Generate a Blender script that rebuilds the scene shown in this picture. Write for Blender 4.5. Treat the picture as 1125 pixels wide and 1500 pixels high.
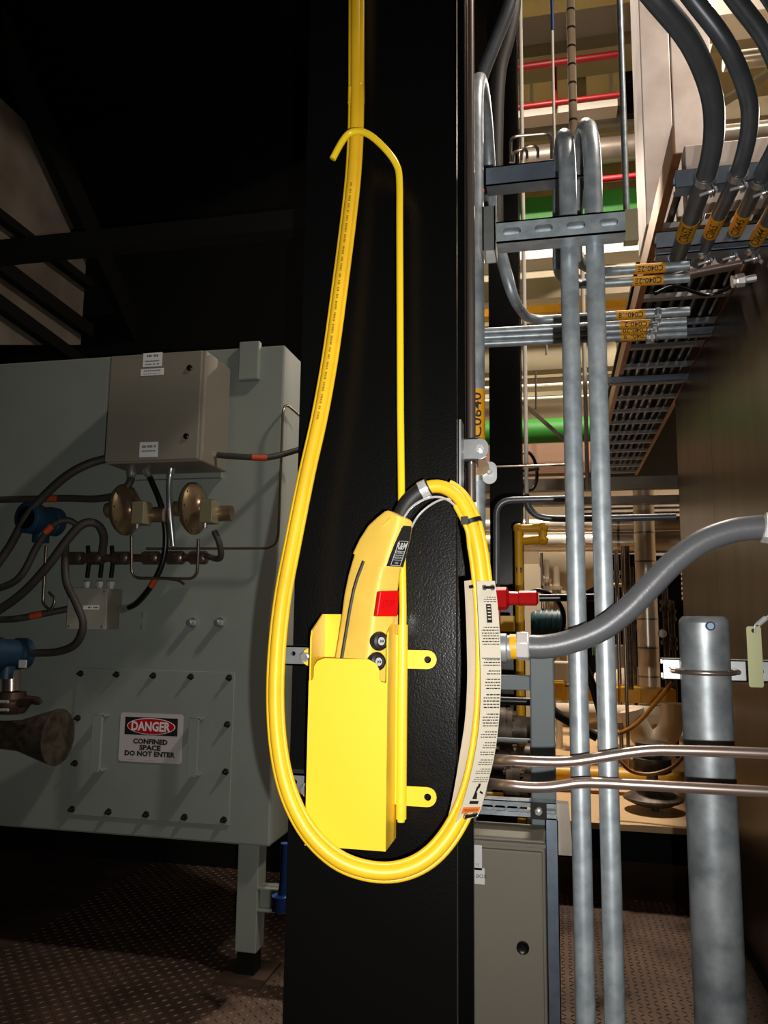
import bpy, bmesh, math, random
from mathutils import Vector, Matrix
random.seed(4)
for o in list(bpy.data.objects): bpy.data.objects.remove(o)
sc = bpy.context.scene; col = sc.collection
# ---------------------------------------------------------------- camera
F = 1150.0; CAM = Vector((0, 0, 1.37))
psi, pit, rol = math.radians(12.4), math.radians(7.9), math.radians(0.7)
fwd = Vector((-math.sin(psi)*math.cos(pit), math.cos(psi)*math.cos(pit), math.sin(pit)))
r0 = Vector((math.cos(psi), math.sin(psi), 0)); u0 = r0.cross(fwd)
RT = r0*math.cos(rol) + u0*math.sin(rol); UP = u0*math.cos(rol) - r0*math.sin(rol)
cd = bpy.data.cameras.new('camera'); cam = bpy.data.objects.new('camera', cd); col.objects.link(cam)
cd.sensor_fit = 'VERTICAL'; cd.sensor_height = 24.0; cd.lens = 24.0*F/1500.0; cd.clip_start = 0.02
m = Matrix((RT, UP, -fwd)).transposed().to_4x4(); m.translation = CAM; cam.matrix_world = m
sc.camera = cam
# ---------------------------------------------------------------- world, flash, exposure
w = bpy.data.worlds.new('world'); sc.world = w; w.use_nodes = True
w.node_tree.nodes['Background'].inputs[0].default_value = (0.9, 0.8, 0.7, 1)
w.node_tree.nodes['Background'].inputs[1].default_value = 0.004
sc.view_settings.view_transform = 'Standard'; sc.view_settings.look = 'None'
sc.view_settings.exposure = 0.0; sc.view_settings.gamma = 1.0; sc.view_settings.use_curve_mapping = False
# the phone's own flash, beside and a little below its lens
fl = bpy.data.lights.new('flash', 'SPOT'); fl.energy = 80; fl.spot_size = math.radians(112); fl.spot_blend = 1.0
fl.shadow_soft_size = 0.005; fl.color = (1.0, 0.97, 0.92)
flo = bpy.data.objects.new('flash', fl); col.objects.link(flo)
fm = m.copy(); fm.translation = CAM + RT*0.04 - UP*0.03 - fwd*0.01; flo.matrix_world = fm @ Matrix.Rotation(math.radians(-4), 4, 'X')
# lamps of the hall: positions here, fixtures built with the hall
LAMPS = [(0.05, 5.6, 6.9, 480), (3.4, 8.0, 6.6, 520), (-2.6, 9.2, 6.6, 520), (1.9, 1.6, 5.4, 130), (4.2, 12.0, 6.6, 360)]

# ---------------------------------------------------------------- helpers
def ray(x, y): return fwd*F + RT*(x-562.5) - UP*(y-750.0)
def at(x, y, Y): d = ray(x, y); return CAM + d*(Y/d.y)
def atX(x, y, X): d = ray(x, y); return CAM + d*(X/d.x)
def atZ(x, y, Z): d = ray(x, y); return CAM + d*((Z-CAM.z)/d.z)
def rad(x, y, Y, wpx): return 0.5*wpx*((at(x, y, Y)-CAM).dot(fwd))/F
def pts(*a): return [at(*p) for p in a]
def cr(P, n=6):
    P = [Vector(p) for p in P]; out = []
    for i in range(len(P)-1):
        p0 = P[i-1] if i else P[0]*2-P[1]; p1, p2 = P[i], P[i+1]
        p3 = P[i+2] if i+2 < len(P) else P[-1]*2-P[-2]
        for k in range(n):
            t = k/n
            out.append(0.5*((2*p1)+(p2-p0)*t+(2*p0-5*p1+4*p2-p3)*t*t+(3*p1-p0-3*p2+p3)*t**3))
    out.append(P[-1]); return out
def fillet(P, R, n=6):
    P = [Vector(p) for p in P]; out = [P[0]]
    for i in range(1, len(P)-1):
        a = (P[i-1]-P[i]); b = (P[i+1]-P[i]); la, lb = a.length, b.length; a /= la; b /= lb
        d = min(R, la*.49, lb*.49); s = P[i]+a*d; e = P[i]+b*d
        for k in range(n+1):
            t = k/n; out.append(s*(1-t)**2+P[i]*2*t*(1-t)+e*t*t)
    out.append(P[-1]); return out

class MB:
    def __init__(s): s.v = []; s.f = []; s.sm = []
    def add(s, vs, fs, smooth=False):
        b = len(s.v); s.v += [Vector(v) for v in vs]
        for f in fs: s.f.append([i+b for i in f]); s.sm.append(smooth)
        return s
    def hexa(s, c):
        return s.add(c, [(0,3,2,1),(4,5,6,7),(0,1,5,4),(1,2,6,5),(2,3,7,6),(3,0,4,7)])
    def box(s, a, b):
        x0,y0,z0 = [min(a[i],b[i]) for i in range(3)]; x1,y1,z1 = [max(a[i],b[i]) for i in range(3)]
        return s.hexa([(x0,y0,z0),(x1,y0,z0),(x1,y1,z0),(x0,y1,z0),(x0,y0,z1),(x1,y0,z1),(x1,y1,z1),(x0,y1,z1)])
    def obox(s, c, ax, ay, az, hx, hy, hz):
        c = Vector(c); ax, ay, az = Vector(ax).normalized()*hx, Vector(ay).normalized()*hy, Vector(az).normalized()*hz
        return s.hexa([c-ax-ay-az, c+ax-ay-az, c+ax+ay-az, c-ax+ay-az, c-ax-ay+az, c+ax-ay+az, c+ax+ay+az, c-ax+ay+az])
    def bar(s, p, q, wv, hv):   # box from p to q, half-extent vectors wv, hv
        p, q, wv, hv = Vector(p), Vector(q), Vector(wv), Vector(hv)
        return s.hexa([p-wv-hv, p+wv-hv, p+wv+hv, p-wv+hv, q-wv-hv, q+wv-hv, q+wv+hv, q-wv+hv])
    def tube(s, P, r, n=12, caps=True):
        P = [Vector(p) for p in P]; N = len(P); rr = r if isinstance(r, (list, tuple)) else [r]*N
        T = []
        for i in range(N):
            t = P[min(i+1, N-1)]-P[max(i-1, 0)]; T.append(t.normalized())
        nrm = T[0].orthogonal().normalized(); vs = []
        for i in range(N):
            nrm = (nrm - T[i]*nrm.dot(T[i])).normalized(); bi = T[i].cross(nrm)
            for k in range(n):
                a = 2*math.pi*k/n; vs.append(P[i]+(nrm*math.cos(a)+bi*math.sin(a))*rr[i])
        fs = [(i*n+k, i*n+(k+1) % n, (i+1)*n+(k+1) % n, (i+1)*n+k) for i in range(N-1) for k in range(n)]
        s.add(vs, fs, True)
        if caps:
            b = len(s.v)-len(vs)
            s.f.append([b+k for k in range(n)][::-1]); s.sm.append(False)
            s.f.append([b+(N-1)*n+k for k in range(n)]); s.sm.append(False)
        return s
    def cyl(s, p, q, r, r2=None, n=16): return s.tube([p, q], [r, r if r2 is None else r2], n)
    def lathe(s, p, d, prof, n=24):     # prof: (h, r) along d
        p, d = Vector(p), Vector(d).normalized()
        e = d.orthogonal().normalized(); g = d.cross(e); vs = []
        for h, r in prof:
            for k in range(n):
                a = 2*math.pi*k/n; vs.append(p+d*h+(e*math.cos(a)+g*math.sin(a))*max(r, 1e-5))
        N = len(prof)
        s.add(vs, [(i*n+k, i*n+(k+1) % n, (i+1)*n+(k+1) % n, (i+1)*n+k) for i in range(N-1) for k in range(n)], True)
        b = len(s.v)-len(vs)
        s.f.append([b+k for k in range(n)][::-1]); s.sm.append(False)
        s.f.append([b+(N-1)*n+k for k in range(n)]); s.sm.append(False)
        return s
    def torus(s, c, ax, R, r, n=20, k=8, a0=0, a1=2*math.pi, e=None):
        ax = Vector(ax).normalized(); e = Vector(e).normalized() if e else ax.orthogonal().normalized(); g = ax.cross(e)
        full = abs(a1-a0) > 6.28
        P = [Vector(c)+(e*math.cos(a0+(a1-a0)*i/n)+g*math.sin(a0+(a1-a0)*i/n))*R for i in range(n+1)]
        return s.tube(P, r, k, not full)
    def plate(s, o, u, v, outer, holes=(), t=0.003):   # 2D loops in frame (o,u,v), thickness along u x v
        o, u, v = Vector(o), Vector(u).normalized(), Vector(v).normalized(); nn = u.cross(v)
        bm = bmesh.new(); loops = []
        for L in [outer]+list(holes):
            vs = [bm.verts.new((a, b, 0)) for a, b in L]; loops.append(vs)
            for i in range(len(vs)): bm.edges.new((vs[i], vs[(i+1) % len(vs)]))
        bm.verts.index_update()
        bmesh.ops.triangle_fill(bm, edges=bm.edges[:], use_beauty=True, normal=(0, 0, 1))
        bm.verts.ensure_lookup_table(); bm.verts.index_update()
        c2 = [x.co.copy() for x in bm.verts]; N = len(c2)
        tri = [[x.index for x in f.verts] for f in bm.faces]; lp = [[x.index for x in L] for L in loops]; bm.free()
        vs = [o+u*c.x+v*c.y for c in c2]; vs += [p+nn*t for p in vs]
        fs = [f for f in tri]+[[i+N for i in f][::-1] for f in tri]
        for L in lp:
            for i in range(len(L)): a, b = L[i], L[(i+1) % len(L)]; fs.append((a, b, b+N, a+N))
        return s.add(vs, fs)
    def ngon(s, P): return s.add(P, [list(range(len(P)))])

ROOT = {}
def build(mb, name, mt, root=None, parent=None, bevel=0, base=None):
    """links mb as one mesh; root: the thing (an Empty) it belongs to, parent: the part it belongs to"""
    me = bpy.data.meshes.new(name)
    if root is not None: off = ROOT[root.name]
    else:
        xs = [v.x for v in mb.v]; ys = [v.y for v in mb.v]; zs = [v.z for v in mb.v]
        off = Vector(((min(xs)+max(xs))/2, (min(ys)+max(ys))/2, min(zs)))
    me.from_pydata([v-off for v in mb.v], [], mb.f)
    me.polygons.foreach_set('use_smooth', mb.sm)
    bm = bmesh.new(); bm.from_mesh(me); bmesh.ops.recalc_face_normals(bm, faces=bm.faces[:]); bm.to_mesh(me); bm.free()
    if any(mb.sm): me.set_sharp_from_angle(angle=math.radians(38))
    me.materials.append(mt)
    o = bpy.data.objects.new(name, me); col.objects.link(o)
    if root is None: o.location = off; ROOT[o.name] = off
    else: o.parent = parent or root
    if bevel:
        b = o.modifiers.new('bevel', 'BEVEL'); b.width = bevel; b.segments = 2; b.limit_method = 'ANGLE'
    return o
def tag(o, label, cat, group=None):
    o['label'] = label; o['category'] = cat
    if group: o['group'] = group
    return o
def thing(name, label, cat, loc, group=None):
    o = bpy.data.objects.new(name, None); col.objects.link(o); o.location = loc; o.empty_display_size = .05
    ROOT[o.name] = Vector(loc); return tag(o, label, cat, group)
def solo(mb, name, mt, label, cat, group=None, bevel=0): return tag(build(mb, name, mt, bevel=bevel), label, cat, group)
def struct(mb, name, mt, bevel=0): o = build(mb, name, mt, bevel=bevel); o['kind'] = 'structure'; return o
TX = {}
def text2d(s, bold=0.0):
    k = (s, bold)
    if k not in TX:
        cu = bpy.data.curves.new('t', 'FONT'); cu.body = s; cu.size = 1; cu.resolution_u = 2; cu.offset = bold; cu.align_x = 'CENTER'; cu.align_y = 'CENTER'
        ob = bpy.data.objects.new('t', cu); col.objects.link(ob)
        me = bpy.data.meshes.new_from_object(ob); V = [(v.co.x, v.co.y) for v in me.vertices]; Fc = [list(p.vertices) for p in me.polygons]
        bpy.data.objects.remove(ob); bpy.data.curves.remove(cu); bpy.data.meshes.remove(me)
        x0, x1 = min(v[0] for v in V), max(v[0] for v in V); y0, y1 = min(v[1] for v in V), max(v[1] for v in V)
        V = [(v[0]-(x0+x1)/2, v[1]-(y0+y1)/2) for v in V]
        TX[k] = (V, Fc, x1-x0, y1-y0)
    return TX[k]
def text(mb, s, c, u, v, width=None, height=None, bold=0.0, lift=0.0006):
    V, Fc, w0, h0 = text2d(s, bold); c, u, v = Vector(c), Vector(u).normalized(), Vector(v).normalized(); nn = u.cross(v)
    sy = height/h0 if height else width/w0; sx = width/w0 if width else sy
    return mb.add([c+u*a*sx+v*b*sy+nn*lift for a, b in V], Fc)
def rrect(w, h, r, n=4, cx=0, cy=0):
    out = []
    for sx, sy, a in ((1, 1, 0), (-1, 1, 90), (-1, -1, 180), (1, -1, 270)):
        for k in range(n+1):
            t = math.radians(a+90*k/n); out.append((cx+sx*(w/2-r)+r*math.cos(t), cy+sy*(h/2-r)+r*math.sin(t)))
    return out
def circ(r, n=16, cx=0, cy=0): return [(cx+r*math.cos(2*math.pi*k/n), cy+r*math.sin(2*math.pi*k/n)) for k in range(n)]

# ---------------------------------------------------------------- materials
def lin(c): return tuple(((x/255)/12.92 if x/255 <= .04045 else ((x/255+.055)/1.055)**2.4) for x in c)
def mat(name, rgb, rough=.5, metal=0, var=0, vscale=6, bump=0, bscale=60, rgb2=None, spec=.5, stretch=None, emit=0, detail=4):
    m = bpy.data.materials.new(name); m.use_nodes = True; nt = m.node_tree; p = nt.nodes['Principled BSDF']
    c = lin(rgb); p.inputs['Base Color'].default_value = (*c, 1); p.inputs['Roughness'].default_value = rough
    p.inputs['Metallic'].default_value = metal; p.inputs['Specular IOR Level'].default_value = spec
    tc = nt.nodes.new('ShaderNodeTexCoord'); mp = nt.nodes.new('ShaderNodeMapping'); nt.links.new(tc.outputs['Object'], mp.inputs[0])
    if stretch: mp.inputs['Scale'].default_value = stretch
    if var or rgb2:
        n = nt.nodes.new('ShaderNodeTexNoise'); n.inputs['Scale'].default_value = vscale; n.inputs['Detail'].default_value = detail
        nt.links.new(mp.outputs[0], n.inputs['Vector'])
        rp = nt.nodes.new('ShaderNodeValToRGB'); rp.color_ramp.elements[0].position = .35; rp.color_ramp.elements[1].position = .65
        c2 = lin(rgb2) if rgb2 else tuple(x*(1-var) for x in c)
        rp.color_ramp.elements[0].color = (*c2, 1); rp.color_ramp.elements[1].color = (*c, 1)
        nt.links.new(n.outputs['Fac'], rp.inputs[0]); nt.links.new(rp.outputs[0], p.inputs['Base Color'])
    if bump:
        n2 = nt.nodes.new('ShaderNodeTexNoise'); n2.inputs['Scale'].default_value = bscale; n2.inputs['Detail'].default_value = 3
        nt.links.new(mp.outputs[0], n2.inputs['Vector'])
        b = nt.nodes.new('ShaderNodeBump'); b.inputs['Strength'].default_value = bump; b.inputs['Distance'].default_value = .002
        nt.links.new(n2.outputs['Fac'], b.inputs['Height']); nt.links.new(b.outputs[0], p.inputs['Normal'])
    if emit:
        p.inputs['Emission Color'].default_value = (*c, 1); p.inputs['Emission Strength'].default_value = emit
    return m
BLK = mat('black_gloss_paint', (10, 10, 10), .22, 0, bump=.16, bscale=330, spec=.5)
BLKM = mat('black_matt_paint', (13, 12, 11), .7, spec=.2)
YEL = mat('yellow_powder_coat', (248, 206, 52), .33, bump=.05, bscale=400)
YROD = mat('yellow_rod_paint', (250, 212, 40), .22)
YCAB = mat('yellow_cable_sheath', (250, 198, 36), .42, var=.12, vscale=14)
YPEN = mat('pendant_yellow_plastic', (242, 200, 84), .5, var=.1, vscale=20, bump=.06, bscale=300)
RUB = mat('black_rubber', (32, 30, 30), .55)
BTIE = mat('black_plastic', (14, 14, 14), .35)
REDB = mat('red_button_plastic', (215, 8, 12), .35)
REDE = mat('red_emboss', (170, 5, 10), .4)
WHT = mat('white_print', (235, 235, 235), .5)
GRYP = mat('grey_print', (190, 190, 190), .5)
INK = mat('black_ink', (18, 18, 18), .6)
TAGM = mat('laminated_tag', (206, 198, 180), .35, var=.05, vscale=5)
ORG = mat('orange_print', (226, 120, 40), .5)
GALV = mat('galvanised_steel', (176, 185, 191), .42, .5, rgb2=(146, 155, 162), vscale=45, bump=.05, bscale=80)
GALVP = mat('galvanised_spangle', (176, 182, 186), .45, .5, rgb2=(126, 133, 138), vscale=18, bump=.06, bscale=60, detail=6)
ZINC = mat('zinc_plate', (205, 208, 210), .32, .85, var=.15, vscale=40)
STRT = mat('strut_steel', (150, 164, 182), .4, .75, var=.2, vscale=25)
CPPR = mat('stainless_tube', (196, 176, 166), .28, .88)
DKC = mat('dark_conduit', (112, 116, 122), .38, .55, var=.2, vscale=20)
FLEX = mat('grey_flex_jacket', (84, 85, 89), .38, bump=.12, bscale=260)
CHRM = mat('bright_fitting', (232, 232, 232), .25, .5)
LBL = mat('orange_tape', (214, 150, 18), .5)
CABG = mat('grey_green_enamel', (140, 147, 139), .5, var=.08, vscale=4, bump=.12, bscale=220)
BOXG = mat('grey_box_enamel', (134, 128, 114), .5, var=.05, vscale=5, bump=.05, bscale=200)
HOSE = mat('dark_hose', (62, 58, 54), .6, var=.15, vscale=30)
BRAS = mat('zinc_chromate', (168, 148, 108), .32, .75, rgb2=(140, 108, 96), vscale=14)
TUBS = mat('steel_tubing', (160, 145, 130), .3, .9)
BLUE = mat('blue_transmitter', (24, 56, 80), .45)
BRWN = mat('brown_steel', (96, 74, 62), .4, .5, var=.3, vscale=20)
BOLT = mat('dark_bolt', (70, 62, 56), .35, .8)
ORB = mat('orange_marker', (190, 70, 35), .6)
DUCT = mat('brushed_panel', (92, 80, 68), .34, .7, rgb2=(70, 61, 52), vscale=5, stretch=(1, 1, .15))
ALUM = mat('swirled_aluminium', (226, 214, 206), .5, .25, rgb2=(196, 180, 172), vscale=5)
TRAY = mat('tray_rail', (168, 124, 92), .4, .6, var=.2, vscale=12)
RUNG = mat('tray_rung', (170, 172, 178), .35, .8)
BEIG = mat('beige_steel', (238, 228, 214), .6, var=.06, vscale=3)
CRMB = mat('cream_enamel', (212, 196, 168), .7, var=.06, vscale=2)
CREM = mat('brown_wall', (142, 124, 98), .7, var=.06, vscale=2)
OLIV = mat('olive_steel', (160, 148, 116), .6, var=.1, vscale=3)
REDP = mat('red_pipe', (150, 12, 18), .45)
REDC = mat('red_gloss_paint', (206, 20, 20), .35)
GRN = mat('green_paint', (46, 128, 36), .55, var=.05, vscale=3)
INSU = mat('insulation_jacket', (240, 226, 206), .28, .35, var=.1, vscale=10)
WRAP = mat('cloth_wrap', (214, 194, 168), .8, bump=.5, bscale=30)
YGAS = mat('yellow_gas_paint', (222, 164, 18), .45, var=.12, vscale=10)
TEAL = mat('teal_enamel', (40, 84, 90), .5)
GPST = mat('bluegrey_enamel', (122, 134, 138), .5, var=.06, vscale=6, bump=.1, bscale=200)
PLY = mat('tan_deck', (206, 172, 126), .6, var=.06, vscale=4)
FLR = mat('brown_floor_plate', (98, 78, 66), .5, .4, rgb2=(70, 55, 46), vscale=5)
VALV = mat('weathered_iron', (104, 92, 78), .5, .5, rgb2=(64, 54, 46), vscale=25)
LED = mat('green_lamp', (20, 220, 120), .4, emit=2.5)
BLUP = mat('blue_paint', (18, 62, 128), .45)
BHOS = mat('amber_hose', (176, 116, 40), .45)
PURL = mat('grey_metal_panel', (150, 140, 128), .4, .4, rgb2=(120, 108, 96), vscale=3)
GLOW = mat('lamp_lens', (255, 240, 215), .5, emit=14)

# ================================================================ SETTING
struct(MB().box((-6, -1.5, -.12), (6, 4.35, 0)), 'floor', FLR)
struct(MB().box((-6, 4.35, -.12), (6, 16, -.02)), 'floor_hall', FLR)
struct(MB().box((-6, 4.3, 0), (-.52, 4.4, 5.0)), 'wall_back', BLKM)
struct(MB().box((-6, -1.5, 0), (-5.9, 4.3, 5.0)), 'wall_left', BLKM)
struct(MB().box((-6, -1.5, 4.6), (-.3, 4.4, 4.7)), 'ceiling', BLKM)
struct(MB().box((-6, 14, -.1), (7, 14.1, 10.2)), 'wall_hall', CREM)
struct(MB().box((-6, -1.5, 10.2), (7, 16, 10.3)), 'ceiling_hall', CRMB)
struct(MB().box((-6.1, 4.4, -.1), (-6, 14, 10.2)), 'wall_hall_left', CREM)
struct(MB().box((6.9, 4.4, -.1), (7, 14, 10.2)), 'wall_right', CREM)
# raised treads of the checker plate, far too many to count
tr = MB()
p = .03
for i in range(int(3.3/p)):
    for j in range(int(2.1/p)):
        x = -2.25+i*p; y = 2.25+j*p; a = .78 if (i+j) % 2 else -.78
        c, s = math.cos(a), math.sin(a); L, W = .0125, .0035
        P = [(x+dx*c-dy*s, y+dx*s+dy*c, z) for dx, dy, z in ((-L, 0, .0002), (0, -W, .0002), (L, 0, .0002), (0, W, .0002), (-L*.5, 0, .0032), (L*.5, 0, .0032))]
        tr.add(P, [(0, 1, 4), (1, 5, 4), (1, 2, 5), (2, 3, 5), (3, 4, 5), (3, 0, 4)])
o = solo(tr, 'floor_tread', FLR, 'raised diamond treads of the brown checker plate floor', 'floor tread'); o['kind'] = 'stuff'

# lamps of the hall
for i, (x, y, z, e) in enumerate(LAMPS):
    t = thing('high_bay_lamp', ['high bay lamp hung over the cable tray end', 'high bay lamp hung right of the aluminium duct', 'high bay lamp hung behind the black column', 'high bay lamp hung nearest above the brown enclosure', 'farthest high bay lamp on the right'][i], 'lamp', (x, y, z), 'high bay lamps of the hall')
    build(MB().lathe((x, y, z), (0, 0, 1), [(0, .24), (.02, .24), (.2, .12), (.3, .1), (.32, .03)], 20), 'reflector', GPST, t)
    build(MB().cyl((x, y, z+.3), (x, y, 10.2), .012, n=8), 'hanger_rod', GALV, t)
    build(MB().lathe((x, y, z-.012), (0, 0, 1), [(0, .2), (.01, .21)], 20), 'lens', GLOW, t)
    L = bpy.data.lights.new('lamp_light', 'AREA'); L.shape = 'DISK'; L.size = .4; L.energy = e; L.color = (1, .87, .74)
    lo = bpy.data.objects.new('lamp_light', L); col.objects.link(lo); lo.parent = t; lo.location = (0, 0, -.03)

# ================================================================ STEEL COLUMN
YC = 1.2
xl, xr = at(430, 900, YC).x, at(669, 900, YC).x
xm = (xl+xr)/2
t = thing('steel_column', 'glossy black steel column carrying the yellow pendant holster', 'column', (xm, YC+.125, 0))
build(MB().box((xl, YC, 0), (xr, YC+.016, 4.6)), 'flange', BLK, t, bevel=.0012)
build(MB().box((xl, YC+.234, 0), (xr, YC+.25, 4.6)), 'flange', BLK, t, bevel=.0012)
build(MB().box((xm-.006, YC+.016, 0), (xm+.006, YC+.234, 4.6)), 'web', BLK, t)

# ================================================================ HOLSTER
YF, YB = 1.08, 1.15
def fp(x, y): return at(x, y, YF)
hl, hr = at(451, 1050, YF).x, at(567, 1050, YF).x
zt, zs, zb = at(510, 965, YF).z, at(452, 997, YF).z, at(520, 1244, YF).z
ztb, zsf = at(520, 900, YB).z, at(452, 928, YF).z
t = thing('pendant_holster', 'yellow sheet metal holster bolted to the black column', 'holster', ((hl+hr)/2, YB, zb))
W = hr-hl; x0 = .007
front = [(0, 0), (W, 0), (W, zs-zb), (W-.009, zs-zb+.001), (W-.011, zs-zb+.006), (W-.011, zt-zb-.016), (W-.016, zt-zb-.006), (W-.028, zt-zb), (.022, zt-zb), (.012, zt-zb-.004), (x0, zt-zb-.012), (x0, zs-zb+.006), (x0-.002, zs-zb+.001), (0, zs-zb)]
build(MB().plate((hl, YF, zb), (1, 0, 0), (0, 0, 1), front, t=-.0022), 'front_panel', YEL, t)
build(MB().box((hl, YB-.0022, zb), (hr, YB, ztb)), 'back_panel', YEL, t)
for xx in (hl, hr-.0022):
    sp = [(0.0022, 0), (YB-YF-.0022, 0), (YB-YF-.0022, ztb-zb), (YB-YF-.012, ztb-zb), (.006, zsf-zb+.004), (.0022, zsf-zb-.006)]
    build(MB().plate((xx+.0022, YF, zb), (0, 1, 0), (0, 0, 1), sp, t=-.0022), 'side_panel', YEL, t)
build(MB().box((hl+.0022, YF+.0022, zb+.001), (hr-.0022, YB-.0022, zb+.0035)), 'bottom_panel', YEL, t)
for y in (962, 1156):
    a = at(443, y, YB+.004); b = at(640, y, YB+.004); c = at(627, y, YB+.004); c0 = at(448, y, YB+.004)
    L = b.x-a.x; h = .0135; st = []
    for k in range(9): th = math.radians(-90+180*k/8); st.append((L-h+h*math.cos(th), h*math.sin(th)))
    for k in range(9): th = math.radians(90+180*k/8); st.append((h+h*math.cos(th), h*math.sin(th)))
    build(MB().plate((a.x, YB+.0002, a.z), (1, 0, 0), (0, 0, 1), st, [circ(.0052, 14, c.x-a.x, 0)], t=-.003), 'mounting_strap', YEL, t)
    build(MB().lathe((c0.x, YB-.0002, a.z), (0, -1, 0), [(0, .008), (.0015, .008), (.0015, .0058), (.006, .0058)], 6), 'bolt', ZINC, t)
pr = pts((588, 1199, 1.145), (588, 915, 1.145)); sx = pr[0].x
build(MB().tube([(sx, 1.143, pr[0].z), (sx, 1.143, pr[1].z)], .0076, 16), 'rod_sleeve', YEL, t)
build(MB().box((hr-.001, 1.1395, pr[0].z+.02), (sx, 1.1465, pr[1].z-.015)), 'sleeve_web', YEL, t)
for i, y in enumerate((960, 1148)):
    a = at(414 if i == 0 else 416, y, 1.165); b = at(530, y, 1.165)
    t2 = MB().plate((a.x, 1.1672, a.z), (1, 0, 0), (0, 0, 1), rrect(b.x-a.x, .030, .003, 3, (b.x-a.x)/2, 0), [circ(.0035, 12, .0165, .003), circ(.0035, 12, .05, 0)], t=-.003)
    t2.box((a.x, 1.1672, a.z-.015), (b.x, YC-.0005, a.z-.0125)); t2.box((a.x, 1.1672, a.z+.0125), (b.x, YC-.0005, a.z+.015))
    solo(t2, 'strut_bracket', ZINC, ['upper galvanised strut bracket holding holster to the column', 'lower galvanised strut bracket holding holster to the column'][i], 'bracket', 'strut brackets behind the holster')
# hook rod (a thing of its own: it slides out of its sleeve)
hk = pts((585, 262, 1.138), (580, 240, 1.136), (566, 220, 1.132), (546, 201, 1.13), (530, 193, 1.13), (514, 194, 1.13), (502, 206, 1.13), (487, 233, 1.131))
rod = [Vector((sx, 1.143, pr[0].z-.004)), Vector((sx, 1.143, pr[1].z+.02)), at(586.5, 600, 1.141), at(585.5, 330, 1.139)]+hk
solo(MB().tube(rod[:3]+cr(rod[3:], 6), .0055, 14), 'cable_hook', YROD, 'tall yellow rod bent into a hook over the cable', 'hook')

# ================================================================ PENDANT CABLE
cp = [(523, -900, 1.168), (522, 60, 1.168), (522, 125, 1.167), (521, 190, 1.166), (517, 260, 1.162), (508, 340, 1.155), (497, 425, 1.148), (484, 520, 1.14), (468, 610, 1.132), (449, 695, 1.125), (430, 790, 1.117), (414, 875, 1.104), (405, 960, 1.092), (403.5, 1040, 1.08), (410, 1110, 1.07), (425, 1168, 1.064), (452, 1219, 1.062), (491, 1257, 1.063), (535, 1275, 1.068), (580, 1277, 1.078), (620, 1262, 1.09), (652, 1232, 1.1), (679, 1186, 1.113), (697, 1130, 1.118), (708, 1060, 1.122), (712, 980, 1.124), (710, 900, 1.124), (706, 850, 1.122), (699, 800, 1.12), (688, 757, 1.12), (671, 728, 1.12), (650, 714, 1.12), (630, 713, 1.12), (618, 719, 1.12)]
cc = cr(pts(*cp), 5)
t = thing('pendant_cable', 'yellow pendant cable looped below the holster and over the hook', 'cable', cc[90])
build(MB().tube(cc, .0098, 16), 'sheath', YCAB, t)
side = []
for i in range(len(cc)):
    tg = (cc[min(i+1, len(cc)-1)]-cc[max(i-1, 0)]).normalized(); n = tg.cross(Vector((0, 1, 0))).normalized()
    side.append(n)
def off(d, back): return [cc[i]+side[i]*d+Vector((0, back, 0)) for i in range(len(cc))]
inside = (cc[65]+side[65]*.1 - at(560, 1000, 1.1)).length < (cc[65]-side[65]*.1 - at(560, 1000, 1.1)).length
sg = 1 if inside else -1
k1 = 5*28
inner = off(sg*.0108, -.002)[:k1]+cr([off(sg*.0108, -.002)[k1], at(685, 778, 1.112), at(676, 758, 1.11), at(667, 741, 1.11)], 5)
outer = off(-sg*.0108, .002)[:5*31]
build(MB().tube(inner, .0037, 10), 'strain_line', YCAB, t)
build(MB().tube(outer, .0037, 10), 'strain_line', YCAB, t)
build(MB().tube(cr(pts((668, 742, 1.11), (655, 732, 1.107), (638, 728, 1.104), (618, 733, 1.102), (600, 746, 1.1), (584, 772, 1.1)), 6), .0017, 8), 'wire_rope', CHRM, t)
build(MB().tube(cr(pts((679, 742, 1.124), (664, 732, 1.122), (646, 732, 1.12), (626, 743, 1.117), (611, 758, 1.115), (600, 778, 1.113)), 6), .0017, 8), 'wire_rope', CHRM, t)
hs = cr(pts((629, 713, 1.12), (616, 720, 1.12), (601, 733, 1.12), (590, 750, 1.118), (581, 775, 1.115)), 6)
build(MB().tube(hs, .0128, 18), 'rubber_sleeve', RUB, t)
d = (hs[2]-hs[0]).normalized()
cl = build(MB().tube([hs[1], hs[1]+d*.012], .0138, 20), 'hose_clamp', CHRM, t)
build(MB().obox(hs[1]+d*.006+Vector((-.002, -.012, .003)), d, (0, 1, 0), d.cross(Vector((0, 1, 0))), .0045, .003, .0045), 'clamp_screw', ZINC, t, cl)
# printing along the sheath
tx = MB()
arc = [0]
for i in range(1, len(cc)): arc.append(arc[-1]+(cc[i]-cc[i-1]).length)
i0 = 5*4
def onsheath(s, v):
    for i in range(i0, len(cc)-1):
        if arc[i+1]-arc[i0] >= s: break
    f = (s-(arc[i]-arc[i0]))/(arc[i+1]-arc[i]); c = cc[i].lerp(cc[i+1], f); n = side[i]*sg; a = v/.0099+.1
    return c+(n*math.sin(a)+Vector((0, -1, 0))*math.cos(a))*.0101
sp = .015
while sp < .42:
    e = sp+random.uniform(.004, .016)
    while sp < e: tx.add([onsheath(sp, -.0016), onsheath(sp+.0016, -.0016), onsheath(sp+.0016, .0016), onsheath(sp, .0016)], [(0, 1, 2, 3)]); sp += .0026
    sp += .004
build(tx, 'faded_print', mat('faded_ink', (140, 92, 20), .6), t)['kind'] = 'stuff'
def tie(i, name, r=.0135):
    d = (cc[i+1]-cc[i]).normalized()
    return MB().tube([cc[i]-d*.0032, cc[i]+d*.0032], r, 16)
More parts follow.
